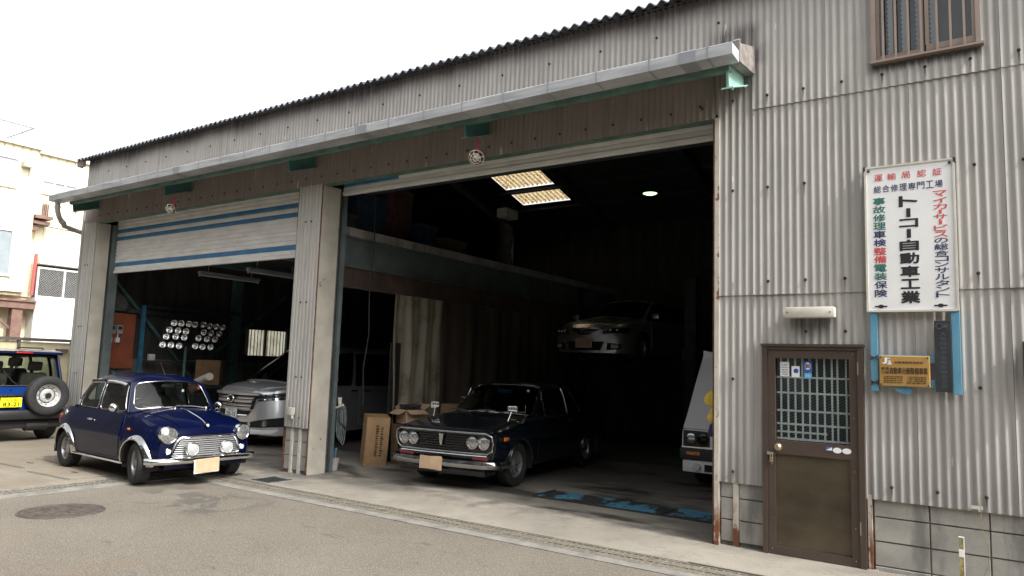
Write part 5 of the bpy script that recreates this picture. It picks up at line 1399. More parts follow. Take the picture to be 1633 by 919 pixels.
    bl = [(1.20, -.745), (1.36, -.735), (1.46, -.685), (1.515, -.56), (1.545, -.3), (1.555, 0), (1.545, .3), (1.515, .56), (1.46, .685), (1.36, .735), (1.20, .745)]
    m = MB(); rows = []
    for x, y in bl[1:-1]:
        n = V((x-.9, y*.35)).normalized()
        rows.append([(x+dx*n.x, y+dx*n.y, .305+dz) for dx, dz in ((-.02, .042), (.010, .038), (.026, .014), (.028, -.010), (.014, -.032), (-.02, -.036))])
    m.grid(rows); m.build('front_bumper', 'chrome', R, 60)
    MB().box(1.30, 1.47, -.52, .52, .20, .30, .02).build('lower_valance', 'navy', R, 30)
    m = MB().grid([[(1.597+.008*math.cos(y*9), y, z) for z in (.16, .245, .33)] for y in [lerp(-.165, .165, i/6) for i in range(7)]]); m.grid([[(1.592+.008*math.cos(y*9), y, z) for z in (.16, .33)] for y in [lerp(-.165, .165, i/6) for i in range(7)]])
    o = m.build('number_plate_cover', 'cardboard_pale', R, 0, loc=(0, -.04, -.005), rot=(.03, 0, 0)); MB().box(1.590, 1.598, -.172, .16, .152, .322).build('number_plate', 'paper', o, 0)
    # rear bumper and lamps
    m = MB().tube([(-1.30, -.66, .33), (-1.50, -.60, .33), (-1.60, -.3, .33), (-1.61, .3, .33), (-1.50, .60, .33), (-1.30, .66, .33)], .032, 10, flat=.6); m.build('rear_bumper', 'chrome', R, 40)
    for sg in (-1, 1): MB().box(-1.53, -1.47, sg*.52-.06, sg*.52+.06, .52, .70, .02).build('tail_light', 'red_lens', R, 30)
    y = -sh.side(-1.13, .745)-.003
    MB().lathe([(0, -.002), (.038, -.002), (.04, .004)], 20, 'y', (-1.13, y-.004, .745)).build('round_sticker', 'silver', R, 40)
    # roof gutters, antenna, wipers, wind deflector
    for sg in (-1, 1):
        MB().tube([(.59, sg*.602, .85), (.39, sg*.492, 1.215), (.1, sg*.52, 1.235), (-.22, sg*.528, 1.245), (-.74, sg*.497, 1.22), (-.88, sg*.44, 1.197)], .010, 6).build('roof_gutter', 'navy', R, 40)
        MB().grid([[(x, sg*(lerp(.50, .525, t)+o_), z-d_) for o_, d_ in ((.012, -.004), (.030, .006), (.036, .036))] for x, z, t in ((.33, 1.205, 0), (.2, 1.226, .4), (0, 1.238, .8), (-.17, 1.236, 1))]).build('wind_deflector', 'chrome_dull', R, 60)
    MB().tube([(.30, .0, 1.315), (.20, .0, 1.42), (.13, 0, 1.50)], [.008, .004, .0025], 6).build('antenna', 'black_plastic', R)
    m = MB()
    for y0, y1 in ((-.10, -.48), (.34, -.05)):
        m.tube([(.80, y0, .898), (.755, lerp(y0, y1, .5), .925), (.735, y1, .93)], .008, 5); m.lathe([(0, .03), (.02, .028), (.022, 0)], 10, 'z', (.805, y0, .885))
    m.build('wiper', 'chrome_dull', R)
    # inside
    MB().box(.35, .62, -.58, .58, .70, .84, .03).box(-1.0, .6, -.60, .60, .26, .30).box(-1.1, -.95, -.55, .55, .30, .86).build('interior_trim', 'trim', R, 30)
    seatset(R, -.15, (-.29, .29), .42, 'seat', .50, .42); seatset(R, -.75, (0,), .45, 'seat', .36, 1.0)
    steering(R, (.28, -.30, .80), .18)
    MB().box(.36, .40, -.09, .09, 1.15, 1.20, .01).build('rear_view_mirror', 'black_plastic', R, 30)
    m = MB().box(.50, .51, .14, .17, 1.10, 1.135); m.build('windscreen_sticker', 'paper', R, 0); MB().lathe([(0, .0), (.022, .0)], 16, 'x', (.475, .40, 1.15)).build('windscreen_sticker', 'dull_red_lens', R, 0)
    put_wheels(R, wheel_parts('mag', .253, .165, .160), .253, 1.018, -1.018, .615, .60, -.20)
    MB().tube([(-1.3, -.2, .2), (-1.62, -.2, .2)], .02, 8).build('exhaust', 'chrome_dull', R)
    return R
make_mini()

# ================================================================== dark classic coupe
def make_coupe():
    R = thing('classic_car', 'blue black classic coupe with four round headlights parked in the right bay', 'car', (-4.03, 2.52, .002), -1.452)
    d = dict(x=(-2.20, 1.93), bow=(.05, .06), bowl=.4, p=3.4, cab=(-1.35, .62), floor=.25,
        zr=[(-2.2, .36), (-1.9, .26), (1.7, .24), (1.93, .34)], wb=[(-2.2, .66), (-1.8, .73), (0, .755), (1.6, .74), (1.93, .70)],
        zm=[(-2.2, .58), (0, .56), (1.93, .54)], wm=[(-2.2, .70), (-1.7, .785), (0, .805), (1.4, .795), (1.93, .765)],
        zs=[(-2.2, .78), (-1.6, .84), (-.6, .875), (.6, .865), (1.2, .83), (1.7, .775), (1.93, .735)],
        ws=[(-2.2, .66), (-1.6, .73), (0, .75), (.7, .745), (1.5, .75), (1.93, .755)],
        zt=[(-2.2, .82), (-1.6, .885), (-1.3, .90), (.6, .91), (.9, .915), (1.3, .875), (1.7, .815), (1.93, .765)],
        arch=[(1.255, .295, .335), (-1.255, .295, .33)])
    sh = Shell(d); body = MB(); sh.build(body)
    c = dict(ws=((.86, 0, .915), (.66, .68, .885), (.12, .55, 1.30), (.20, 0, 1.335)), ws_m=(.03, .03, .04, .04, .09, 2.6),
        rear=((-1.62, 0, .90), (-1.45, .60, .88), (-.90, .49, 1.285), (-1.0, 0, 1.31)), rear_m=(.08, .08, .08, .06, .12, 2.4),
        sep=[((.66, .68, .885), (.12, .55, 1.30)), ((-.42, .735, .885), (-.46, .575, 1.315)), ((-1.10, .71, .89), (-.78, .535, 1.30)), ((-1.45, .60, .88), (-.90, .49, 1.285))],
        side=[(.05, .015, .02, .05, .06, 2), (.02, .10, .02, .06, .10, 1.5), None], roof=1.365, rp=2.6)
    cabin(c, body, R, 'glass_dark', 'chrome_dull', .006)
    body.build('body', 'midnight', R, 40); wells(R, sh)
    m = MB(); sh.lid(m, .92, 1.90, .86, .90, .010); m.build('bonnet', 'midnight', R, 40)
    m = MB(); sh.lid(m, -2.12, -1.66, .85, .85, .010); m.build('boot_lid', 'midnight', R, 40)
    for sg in (-1, 1):
        m = MB(); sh.panel(m, -.50, .72, .30, lambda x: sh.zs(x)-.008, .005, sg); o = m.build('door', 'midnight', R, 40)
        y = sh.side(-.40, .80)+.012; MB().tube([(-.46, sg*y, .795), (-.44, sg*(y+.02), .797), (-.34, sg*(y+.02), .797), (-.32, sg*y, .795)], .010, 8).build('handle', 'chrome', o)
        seams(R, [[(x, sg*(sh.side(x, z)+.002), z) for x, z in ((-.507, .88), (-.507, .29), (.727, .29), (.727, .86))]], .004)
        MB().tube([(x, sg*(sh.ws(x)+.012), sh.zs(x)-.005) for x in [lerp(-2.1, 1.9, i/30) for i in range(31)]], .005, 5).build('waist_trim', 'midnight', R)
        MB().tube([(1.255+.335*math.cos(a), sg*(sh.side(1.255, .6)+.006), .295+.335*math.sin(a)) for a in [lerp(.1, PI-.1, i/20) for i in range(21)]], .008, 6).build('arch_trim', 'chrome_dull', R)
        MB().tube([(-1.255+.33*math.cos(a), sg*(sh.side(-1.255, .6)+.006), .295+.33*math.sin(a)) for a in [lerp(.1, PI-.1, i/20) for i in range(21)]], .006, 6).build('arch_trim', 'chrome_dull', R)
        k = MB().box(1.64, 1.76, sg*.795-.012, sg*.795+.012, .635, .685, .006); k.build('side_marker', 'amber', R, 30)
        # wing mirrors on bright stalks
        m = MB().tube([(1.30, sg*.60, .85), (1.24, sg*.62, .98)], [.013, .010], 8); m.box(1.20, 1.25, sg*.63-.075, sg*.63+.075, .96, 1.06, .022).build('wing_mirror', 'chrome', R, 40)
        MB().tube([(.64, sg*.685, .885), (.10, sg*.56, 1.30)], .010, 6).build('pillar_trim', 'chrome_dull', R)
        MB().tube([(.33, sg*.712, .89), (.30, sg*.625, 1.16), (.28, sg*.60, 1.24)], .006, 5).build('quarterlight_bar', 'chrome_dull', R)
        MB().tube([(-.44, sg*.742, .89), (-.47, sg*.59, 1.30)], .007, 5).build('window_bar', 'chrome_dull', R)
    # nose: recessed grille in a bright surround, four lamps
    xg = lambda y: 1.995-.05*(abs(y)/.74)**2.2
    out = [(y, .475) for y in (-.66, -.4, 0, .4, .66)]+[(.725, .52), (.745, .60), (.735, .70)]+[(y, .735) for y in (.66, .4, 0, -.4, -.66)]+[(-.735, .70), (-.745, .60), (-.725, .52)]
    lean = lambda z: .05*(z-.47)/.26
    g = MB().tube([(xg(y)+lean(z)-.01, y, z) for y, z in out], .015, 8, True).build('grille', 'chrome_dark', R, 60)
    MB().add([(xg(y)-.015, y, z) for y, z in out], [tuple(range(len(out)))]).build('grille_back', 'dark', g, 0)
    MB().box(1.80, 2.01, -.74, .74, .738, .756, .006).build('nose_lip', 'midnight', R, 30)
    for k in range(7):
        z = .505+k*.032; MB().grid([[(xg(y)-.006, y, z), (xg(y)+.004+lean(z)*.5, y, z-.003), (xg(y)-.006, y, z-.012)] for y in [lerp(-.42, .42, i/8) for i in range(9)]]).build('grille_bar', 'black_plastic', g, 0)
    MB().prism([(-.035, .70), (.035, .70), (.012, .555), (-.012, .555)], 'x', 1.995, 2.025).build('centre_emblem', 'chrome_dull', g, 20)
    for y in (-.615, -.455, .455, .615): lamp(R, (xg(y)+.010, y, .612), .078, rz=0, depth=.05, bezel='chrome_dull', dome=.022)
    MB().grid([[(xg(y)+.004, y, z) for z in (.455, .415)] for y in [lerp(-.7, .7, i/8) for i in range(9)]]).build('lower_panel', 'midnight', R, 0)
    MB().tube([(xg(y)+.006, y, .447) for y in [lerp(-.66, .66, i/10) for i in range(11)]], .010, 6).build('lower_trim', 'chrome_dull', R)
    for sg in (-1, 1):
        MB().box(xg(.58)-.015, xg(.58)+.016, sg*.565-.115, sg*.565+.115, .392, .436, .006).build('indicator', 'dull_red_lens', R, 30)
        MB().box(1.990, 2.016, sg*.14-.11, sg*.14+.11, .418, .44, .005).build('vent_slot', 'dark', R, 0)
    bl = [(1.62, -.82), (1.85, -.825), (1.99, -.78), (2.05, -.62), (2.075, -.3), (2.08, 0), (2.075, .3), (2.05, .62), (1.99, .78), (1.85, .825), (1.62, .82)]
    rows = []
    for x, y in bl:
        n = V((x-1.2, y*.5)).normalized(); rows.append([(x+dx*n.x, y+dx*n.y, .345+dz) for dx, dz in ((-.02, .048), (.014, .042), (.026, .010), (.026, -.008), (.010, -.045), (-.02, -.048))])
    MB().grid(rows).build('front_bumper', 'chrome_dark', R, 50)
    MB().box(1.6, 2.0, -.66, .66, .19, .31, .03).build('valance', 'midnight', R, 30)
    o = MB().grid([[(2.115+.006*math.cos(y*11+1), y, z+.012*math.sin(y*7)) for z in (.265, .345, .425)] for y in [lerp(-.165, .165, i/6) for i in range(7)]]).build('number_plate_cover', 'cardboard_pale', R, 0, loc=(0, -.10, -.01), rot=(-.03, 0, 0))
    MB().box(2.100, 2.108, -.17, .168, .255, .42).build('number_plate', 'cardboard_pale', o, 0)
    MB().grid([[(-2.27, y, z) for z in (.38, .46)] for y in (-.7, 0, .7)]).build('rear_bumper', 'chrome', R, 0)
    for sg in (-1, 1): MB().box(-2.24, -2.18, sg*.55-.12, sg*.55+.12, .60, .70, .01).build('tail_light', 'red_lens', R, 30)
    m = MB()
    for y0, y1 in ((.18, .60), (-.25, .12)): m.tube([(.93, y0, .925), (.865, lerp(y0, y1, .5), .955), (.82, y1+.02, .955)], .008, 5)
    for y0, y1 in ((-.2, -.60),): m.tube([(.93, y0, .925), (.865, lerp(y0, y1, .5), .95), (.80, y1, .945)], .008, 5)
    m.build('wiper', 'chrome_dull', R)
    MB().tube([(.82, .62, .90), (.82, .622, 1.05)], .005, 5).build('antenna', 'chrome_dull', R)
    MB().box(.30, .33, -.11, .13, 1.19, 1.25, .012).build('rear_view_mirror', 'batten', R, 30)
    MB().lathe([(0, 0), (.022, 0)], 16, 'x', (.30, .40, 1.235)).build('windscreen_sticker', 'off_white', R, 0)
    MB().box(.45, .75, -.65, .65, .76, .875, .03).box(-1.4, .6, -.7, .7, .27, .31).build('interior_trim', 'trim', R, 30)
    seatset(R, -.2, (-.34, .34), .42, 'seat', .55, .46); seatset(R, -.95, (0,), .42, 'seat', .45, 1.1); steering(R, (.30, -.34, .87), .19)
    put_wheels(R, wheel_parts('mag', .295, .18, .178), .295, 1.255, -1.255, .655, .655, -.06)
    return R
make_coupe()

# ================================================================== silver van in the left bay
def make_van():
    R = thing('minivan', 'tall silver minivan with a large chrome grille parked inside the left bay', 'car', (-9.27, 3.72, .03), -PI/2)
    d = dict(x=(-2.45, 2.36), bow=(.13, .06), bowl=.45, p=3.0, cab=(-2.3, 1.64), floor=.25,
        zr=[(-2.45, .3), (2.1, .20), (2.36, .22)], wb=[(-2.45, .82), (0, .89), (1.6, .885), (1.95, .86), (2.2, .79), (2.36, .66)], zm=[(-2.45, .6), (2.36, .55)],
        wm=[(-2.45, .87), (0, .925), (1.6, .92), (1.95, .885), (2.2, .80), (2.36, .66)], zs=[(-2.45, 1.05), (0, 1.07), (1.3, 1.06), (1.9, 1.02), (2.25, .97), (2.36, .90)],
        ws=[(-2.45, .83), (0, .90), (1.3, .885), (1.8, .85), (2.05, .81), (2.22, .74), (2.36, .62)], zt=[(-2.45, 1.08), (1.3, 1.17), (1.7, 1.165), (2.1, 1.115), (2.3, 1.03), (2.36, .96)],
        arch=[(1.5, .345, .39), (-1.5, .345, .38)])
    sh = Shell(d); body = MB(); sh.build(body)
    c = dict(ws=((1.98, 0, 1.15), (1.70, .80, 1.085), (.86, .69, 1.71), (1.00, 0, 1.775)), ws_m=(.035, .035, .04, .04, .08, 2.2),
        rear=((-2.45, 0, 1.08), (-2.36, .80, 1.07), (-2.2, .70, 1.76), (-2.28, 0, 1.78)), rear_m=(.06, .06, .05, .05, .08, 2),
        sep=[((1.70, .80, 1.085), (.86, .69, 1.71)), ((.42, .89, 1.07), (.30, .72, 1.77)), ((-1.1, .90, 1.07), (-1.1, .73, 1.78)), ((-2.36, .80, 1.07), (-2.2, .70, 1.76))],
        side=[(.06, .04, .03, .05, .05, 2.2), (.03, .03, .03, .08, .05, 2.6), (.03, .06, .03, .08, .05, 2.4)], roof=1.875, rp=3)
    cabin(c, body, R, 'glass_dark', 'black_plastic', .008)
    body.build('body', 'silver', R, 40); wells(R, sh)
    m = MB(); sh.lid(m, 1.90, 2.30, .88, .78, .010); m.build('bonnet', 'silver', R, 40)
    xf = lambda y: sh.front(y, .60).x+.004
    def strip(z0, z1, w0, w1, dx, mat, nm, par=R, n=16, ya=None):
        m = MB(); rows = []
        for i in range(n+1):
            t = lerp(-1, 1, i/n); yb, yt = t*w0, t*w1
            rows.append([(xf(yb)-.02, yb, z0-.004), (xf(yb)+dx, yb, z0), (xf(lerp(yb, yt, .5))+dx+.006, lerp(yb, yt, .5), (z0+z1)/2), (xf(yt)+dx, yt, z1), (xf(yt)-.02, yt, z1+.004)])
        return m.grid(rows).build(nm, mat, par, 50)
    g = strip(.66, .955, .50, .60, .006, 'dark', 'grille')
    strip(.905, .955, .62, .64, .030, 'bright_bar', 'grille_bar', g); strip(.835, .875, .50, .54, .022, 'chrome_dull', 'grille_bar', g); strip(.775, .82, .48, .50, .028, 'bright_bar', 'grille_bar', g); strip(.705, .75, .47, .48, .020, 'chrome_dull', 'grille_bar', g); strip(.655, .685, .46, .47, .032, 'bright_bar', 'grille_bar', g)
    strip(.56, .63, .40, .46, .010, 'dark', 'lower_intake'); strip(.535, .56, .36, .41, .022, 'chrome', 'lower_trim')
    e = MB().tube([(xf(0)+.055, .085*math.cos(a), .835+.062*math.sin(a)) for a in [2*PI*k/28 for k in range(28)]], .009, 6, True); e.tube([(xf(0)+.055, -.075, .85), (xf(0)+.06, .0, .80), (xf(0)+.055, .03, .89)], .007, 6); e.build('emblem', 'chrome', R, 40)
    MB().prism([(-.12, .90), (.12, .90), (.05, .77), (-.05, .77)], 'x', xf(0)+.02, xf(0)+.045).build('emblem_base', 'black_plastic', R, 20)
    for sg in (-1, 1):
        hp = lambda y, z, o: sh.front(y, z, o)
        rows = []
        for i in range(11):
            y = lerp(.50, .87, i/10); z0, z1 = .835+.05*i/10, .895+.07*i/10; rows.append([hp(sg*y, z0, -.03), hp(sg*y, z0, .012), hp(sg*y, (z0+z1)/2, .022), hp(sg*y, z1, .012), hp(sg*y, z1, -.05)])
        o = MB().grid(rows).build('headlight', 'glass_dark', R, 50)
        rows = [[hp(sg*lerp(.50, .87, i/10), .79+.05*i/10, -.03), hp(sg*lerp(.50, .87, i/10), .79+.05*i/10, .02), hp(sg*lerp(.50, .87, i/10), .825+.055*i/10, .02), hp(sg*lerp(.50, .87, i/10), .83+.055*i/10, -.04)] for i in range(11)]
        MB().grid(rows).build('headlight_trim', 'chrome', R, 50)
        for y in (.66, .76, .84): MB().lathe([(0, .01), (.03, .012), (.036, 0), (.03, -.03)], 14, 'x', tuple(hp(sg*y, .895+.05*(y-.5), -.02))).build('projector', 'reflector', o, 40)
        rows = [[hp(sg*lerp(.46, .88, i/8), .34+.02*i/8, .01), hp(sg*lerp(.46, .88, i/8), lerp(.44, .53, i/8), .012)] for i in range(9)]
        MB().grid(rows).build('fog_recess', 'dark', R, 0)
        p = hp(sg*.70, .42, .02); lamp(R, tuple(p), .052, 'fog_lamp', sg*.35, 'chrome', .03, .01)
        m = MB(); sh.panel(m, .28, 1.22, .34, lambda x: sh.zs(x)-.02, .004, sg); o = m.build('front_door', 'silver', R, 40); MB().box(.36, .54, min(sg*.925, sg*.955), max(sg*.925, sg*.955), .98, 1.01, .008).build('handle', 'chrome', o, 30)
        m = MB(); sh.panel(m, -1.05, .26, .34, lambda x: sh.zs(x)-.02, .004, sg); o = m.build('sliding_door', 'silver', R, 40); MB().box(.02, .20, min(sg*.925, sg*.955), max(sg*.925, sg*.955), .98, 1.01, .008).build('handle', 'chrome', o, 30)
        MB().box(.98, 1.10, min(sg*.92, sg*1.08), max(sg*.92, sg*1.08), 1.14, 1.28, .03).build('door_mirror', 'silver', R, 30)
    strip(.24, .30, .80, .84, .022, 'white', 'lip_spoiler')
    strip(.335, .43, .30, .42, .008, 'dark', 'bumper_grille')
    o = MB().box(xf(0)+.02, xf(0)+.03, -.165, .165, .50, .665, .003).build('number_plate', 'paper', R, 0)
    m = MB(); line(m, '20-15', -.13, .13, .52, .60, 0, .02); line(m, '大阪 330', -.09, .09, .615, .65, 0, .01); m.v = [(xf(0)+.0315, p[0], p[2]) for p in m.v]; m.build('lettering', 'ink_green', o, 0)
    MB().box(1.3, 1.8, -.75, .75, .9, 1.08, .04).box(-2.3, 1.3, -.85, .85, .28, .32).build('interior_trim', 'trim', R, 30)
    seatset(R, .1, (-.42, .42), .6, 'seat_light', .68, .52); seatset(R, -1.0, (-.42, .42), .6, 'seat_light', .68, .52); steering(R, (.78, -.42, 1.08), .19)
    put_wheels(R, wheel_parts('seven', .345, .225, .215), .345, 1.5, -1.5, .79, .79)
    return R
make_van()

# ================================================================== silver estate up on the lift
def make_lifted():
    LZ = 1.72
    R = thing('estate_car', 'silver car with a covered plate raised high on the dark lift', 'car', (-4.62, 8.05, LZ), -PI/2)
    d = dict(x=(-2.4, 2.03), bow=(.16, .06), bowl=.6, p=2.8, cab=(-2.2, .95), floor=.22,
        zr=[(-2.4, .34), (1.8, .19), (2.03, .20)], wb=[(-2.4, .78), (0, .86), (1.6, .85), (2.03, .68)], zm=[(-2.4, .58), (2.03, .45)], wm=[(-2.4, .82), (0, .89), (1.5, .885), (1.85, .83), (2.03, .72)],
        zs=[(-2.4, .95), (0, .93), (1, .90), (1.6, .83), (1.9, .74), (2.03, .66)], ws=[(-2.4, .78), (0, .85), (1, .83), (1.6, .78), (1.9, .70), (2.03, .62)], zt=[(-2.4, .97), (0, .96), (.95, .97), (1.5, .92), (1.9, .80), (2.03, .70)],
        arch=[(1.32, .315, .36), (-1.36, .315, .36)])
    sh = Shell(d); body = MB(); sh.build(body)
    c = dict(ws=((1.30, 0, .97), (.95, .74, .91), (.15, .58, 1.36), (.25, 0, 1.40)), ws_m=(.035, .035, .04, .04, .08, 2.2), rear=((-2.4, 0, .97), (-2.3, .72, .96), (-2.0, .58, 1.38), (-2.1, 0, 1.40)), rear_m=(.07, .07, .05, .05, .1, 2),
        sep=[((.95, .74, .91), (.15, .58, 1.36)), ((-.3, .84, .94), (-.35, .62, 1.40)), ((-1.3, .83, .95), (-1.3, .61, 1.40)), ((-2.3, .72, .96), (-2.0, .58, 1.38))], side=[(.05, .03, .03, .06, .06, 2), (.03, .03, .03, .06, .06, 2), (.03, .08, .03, .06, .06, 2)], roof=1.45, rp=3)
    cabin(c, body, R, 'glass_dark', 'black_plastic', .006); body.build('body', 'silver_dusk', R, 40); wells(R, sh)
    m = MB(); sh.lid(m, 1.05, 1.93, .86, .74, .009); m.build('bonnet', 'silver_dusk', R, 40)
    xf = lambda y: sh.front(y, .40).x+.006
    def strip(z0, z1, w0, w1, dx, mat, nm, par=R, c0=0.0, c1=0.0):
        rows = []
        for i in range(13):
            t = lerp(-1, 1, i/12); y0_, y1_ = c0+t*w0, c1+t*w1; rows.append([(xf(y0_)-.02, y0_, z0), (xf(y0_)+dx, y0_, z0), (xf(y1_)+dx, y1_, z1), (xf(y1_)-.02, y1_, z1)])
        return MB().grid(rows).build(nm, mat, par, 40)
    strip(.245, .42, .34, .42, .008, 'dark', 'lower_intake'); g = strip(.56, .665, .10, .34, .010, 'dark', 'grille'); strip(.60, .615, .22, .25, .02, 'chrome_dull', 'grille_bar', g); strip(.545, .56, .10, .11, .018, 'chrome', 'grille_trim')
    e = MB().tube([(xf(0)+.035, .06*math.cos(a), .61+.045*math.sin(a)) for a in [2*PI*k/20 for k in range(20)]], .006, 6, True); e.tube([(xf(0)+.035, -.05, .63), (xf(0)+.035, 0, .60), (xf(0)+.035, .05, .63)], .005, 5); e.build('emblem', 'chrome', R, 40)
    for sg in (-1, 1):
        hp = lambda y, z, o: sh.front(y, z, o)
        rows = [[hp(sg*lerp(.38, .80, i/8), .57+.03*i/8, .008), hp(sg*lerp(.38, .80, i/8), .61+.05*i/8, .014), hp(sg*lerp(.38, .80, i/8), .655+.065*i/8, 0)] for i in range(9)]
        o = MB().grid(rows).build('headlight', 'glass_dark', R, 40)
        for y, r in ((.46, .035), (.55, .042), (.65, .042)):
            p = hp(sg*y, .615+.06*(y-.4), .014); MB().lathe([(.0, -.02), (r*.7, -.012), (r*.8, .004), (r, .006), (r, -.02)], 18, 'x', tuple(p)).build('projector', 'reflector', o, 40)
        MB().grid([[hp(sg*lerp(.46, .72, i/6), .255+.02*i/6, .008), hp(sg*lerp(.48, .74, i/6), .40-.02*i/6, .010)] for i in range(7)]).build('fog_recess', 'dark', R, 0); MB().grid([[hp(sg*lerp(.55, .69, i/6), z, o_) for z, o_ in ((.295, .005), (.30, .022), (.365, .022), (.37, .005))] for i in range(7)]).build('fog_lamp', 'off_white', R, 30)
        MB().box(.78, .90, min(sg*.86, sg*1.03), max(sg*.86, sg*1.03), .95, 1.07, .03).build('door_mirror', 'silver_dusk', R, 30)
        m = MB(); sh.panel(m, -.3, .9, .3, lambda x: sh.zs(x)-.02, .004, sg); m.build('door', 'silver_dusk', R, 40)
    o = MB().box(xf(0)+.014, xf(0)+.024, -.18, .18, .30, .475).build('number_plate', 'paper', R, 0); MB().box(xf(0)+.025, xf(0)+.03, -.165, .165, .312, .465).build('number_plate_cover', 'cardboard_pale', o, 0)
    MB().box(.7, 1.1, -.7, .7, .8, .93, .03).box(-2.2, .9, -.8, .8, .24, .28).build('interior_trim', 'trim', R, 30); seatset(R, 0, (-.37, .37), .45, 'seat', .6, .48)
    put_wheels(R, wheel_parts('seven', .315, .205, .205), .315, 1.32, -1.36, .78, .78)
    T = thing('car_lift', 'dark steel two post lift holding up the silver car', 'car lift', (-4.62, 8.05, 0))
    for sx in (-1, 1):
        MB().box(sx*1.42-.12, sx*1.42+.12, -.14, .14, 0, 3.6).build('post', 'steel_dark', T, 0); MB().box(sx*1.42-.3, sx*1.42+.3, -.35, .35, 0.001, .02).build('base_plate', 'steel_dark', T, 0)
        MB().box(sx*1.38-.14, sx*1.38+.14, -.16, .16, 1.55, 2.1).build('carriage', 'steel_dark', T, 0)
        for ey in (-1.15, 1.0):
            MB().bar((sx*1.3, .1 if ey > 0 else -.1, 1.80), (sx*.62, ey, 1.80), .10, .07).build('arm', 'steel_dark', T, 0); MB().lathe([(0, 1.83), (.06, 1.83), (.06, 1.91), (0, 1.91)], 12, 'z', (sx*.62, ey, 0)).build('pad', 'rubber', T, 40)
make_lifted()

# ================================================================== pale saloon with its bonnet up, behind the right post
def make_saloon():
    R = thing('saloon_car', 'pale grey saloon with raised bonnet half hidden behind the right post', 'car', (-.70, 5.02, .0), -PI/2)
    d = dict(x=(-2.2, 1.98), bow=(.05, .05), bowl=.4, p=4, cab=(-1.3, 1.93), floor=.22, zr=[(-2.2, .33), (1.98, .24)], wb=[(-2.2, .72), (0, .78), (1.98, .74)], zm=[(-2.2, .55), (1.98, .5)], wm=[(-2.2, .78), (0, .82), (1.5, .815), (1.98, .785)],
        zs=[(-2.2, .85), (0, .87), (1.98, .80)], ws=[(-2.2, .74), (0, .77), (1.98, .775)], zt=[(-2.2, .9), (0, .92), (1.93, .85), (1.98, .83)], arch=[(1.26, .30, .34), (-1.31, .30, .34)])
    sh = Shell(d); body = MB(); sh.build(body)
    c = dict(ws=((.82, 0, .94), (.66, .70, .89), (.12, .56, 1.32), (.2, 0, 1.35)), ws_m=(.03, .03, .04, .04, .08, 2.4), rear=((-1.5, 0, .92), (-1.35, .66, .9), (-.95, .54, 1.30), (-1.05, 0, 1.33)), rear_m=(.06, .06, .05, .05, .1, 2),
        sep=[((.66, .70, .89), (.12, .56, 1.32)), ((-.3, .755, .89), (-.35, .585, 1.34)), ((-1.0, .74, .9), (-.9, .56, 1.32)), ((-1.35, .66, .9), (-.95, .54, 1.30))], side=[(.05, .03, .03, .06, .06, 2), (.03, .08, .03, .06, .06, 2), None], roof=1.38, rp=3)
    cabin(c, body, R, 'glass_dark', 'black_plastic', .006); body.build('body', 'bonnet_grey', R, 40); wells(R, sh)
    MB().box(.75, 1.9, -.74, .74, .3, .62).box(.9, 1.7, -.3, .25, .62, .76, .03).build('engine_bay', 'black_plastic', R, 0)
    # bonnet hinged at the nose, standing up
    m = MB(); rows = []
    for i in range(13):
        t = i/12; a = 1.13; L_ = 1.22*t; dip = .03*math.sin(PI*t)
        x = 1.98-L_*math.cos(a)+.06*(1-t)**6; z = .82+L_*math.sin(a)
        w = lerp(.775, .66, t); row = []
        for k in range(13):
            y = lerp(-w, w, k/12); e = abs(y)/w; row.append((x-.06*e**6*(1-.3*t)+dip+(.10*sstep((t-.92)/.08)*(e)*.6), y, z-.07*(1-e**2)*sstep((t-.8)/.2)+.03*e**8*0))
        rows.append(row)
    m.grid(rows); m.grid([[(p[0]-.03, p[1]*.985, p[2]-.012) for p in r] for r in rows]); e1 = rows[0]+[r[-1] for r in rows[1:]]+rows[-1][::-1][1:]+[r[0] for r in rows[::-1][1:-1]]
    m.grid([e1, [(p[0]-.03, p[1]*.985, p[2]-.012) for p in e1]], True); m.build('bonnet', 'bonnet_grey', R, 50)
    MB().box(1.96, 2.02, -.76, .76, .575, .79, .01).build('nose_panel', 'steel_dark', R, 0)
    MB().box(1.97, 2.035, -.775, .775, .555, .574).build('nose_trim', 'chrome_dull', R, 0)
    for sg in (-1, 1):
        for y, mt_ in ((.645, 'lens'), (.475, 'glass_dark')): lamp(R, (2.025, sg*y, .685), .078, depth=.03, bezel='black_plastic', mat=mt_)
        MB().box(2.02, 2.05, sg*.12-.10, sg*.12+.10, .60, .77, .02).build('kidney_grille', 'chrome_dull', R, 30); MB().box(2.03, 2.062, sg*.60-.10, sg*.60+.10, .455, .505, .006).build('indicator', 'amber', R, 30)
        MB().lathe([(0, .02), (.05, .015), (.055, -.01)], 16, 'x', (2.035, sg*.56, .30)).build('fog_lamp', 'clear_lens', R, 40)
    MB().box(1.7, 2.045, -.80, .80, .39, .553, .02).build('front_bumper', 'steel_dark', R, 30); MB().box(1.7, 2.02, -.77, .77, .22, .389, .02).build('air_dam', 'bonnet_grey', R, 30); MB().box(2.0, 2.032, -.45, .45, .25, .34).build('intake', 'dark', R, 0)
    o = MB().box(2.05, 2.06, -.26, .26, .36, .50).build('number_plate', 'paper', R, 0); m = MB(); fit(m, 'く', -.235, -.19, .40, .46, 0, .01); m.v = [(2.0615, p[0], p[2]) for p in m.v]; m.build('lettering', 'ink_black', o, 0)
    put_wheels(R, wheel_parts('seven', .30, .20, .19), .30, 1.26, -1.31, .70, .70)
make_saloon()

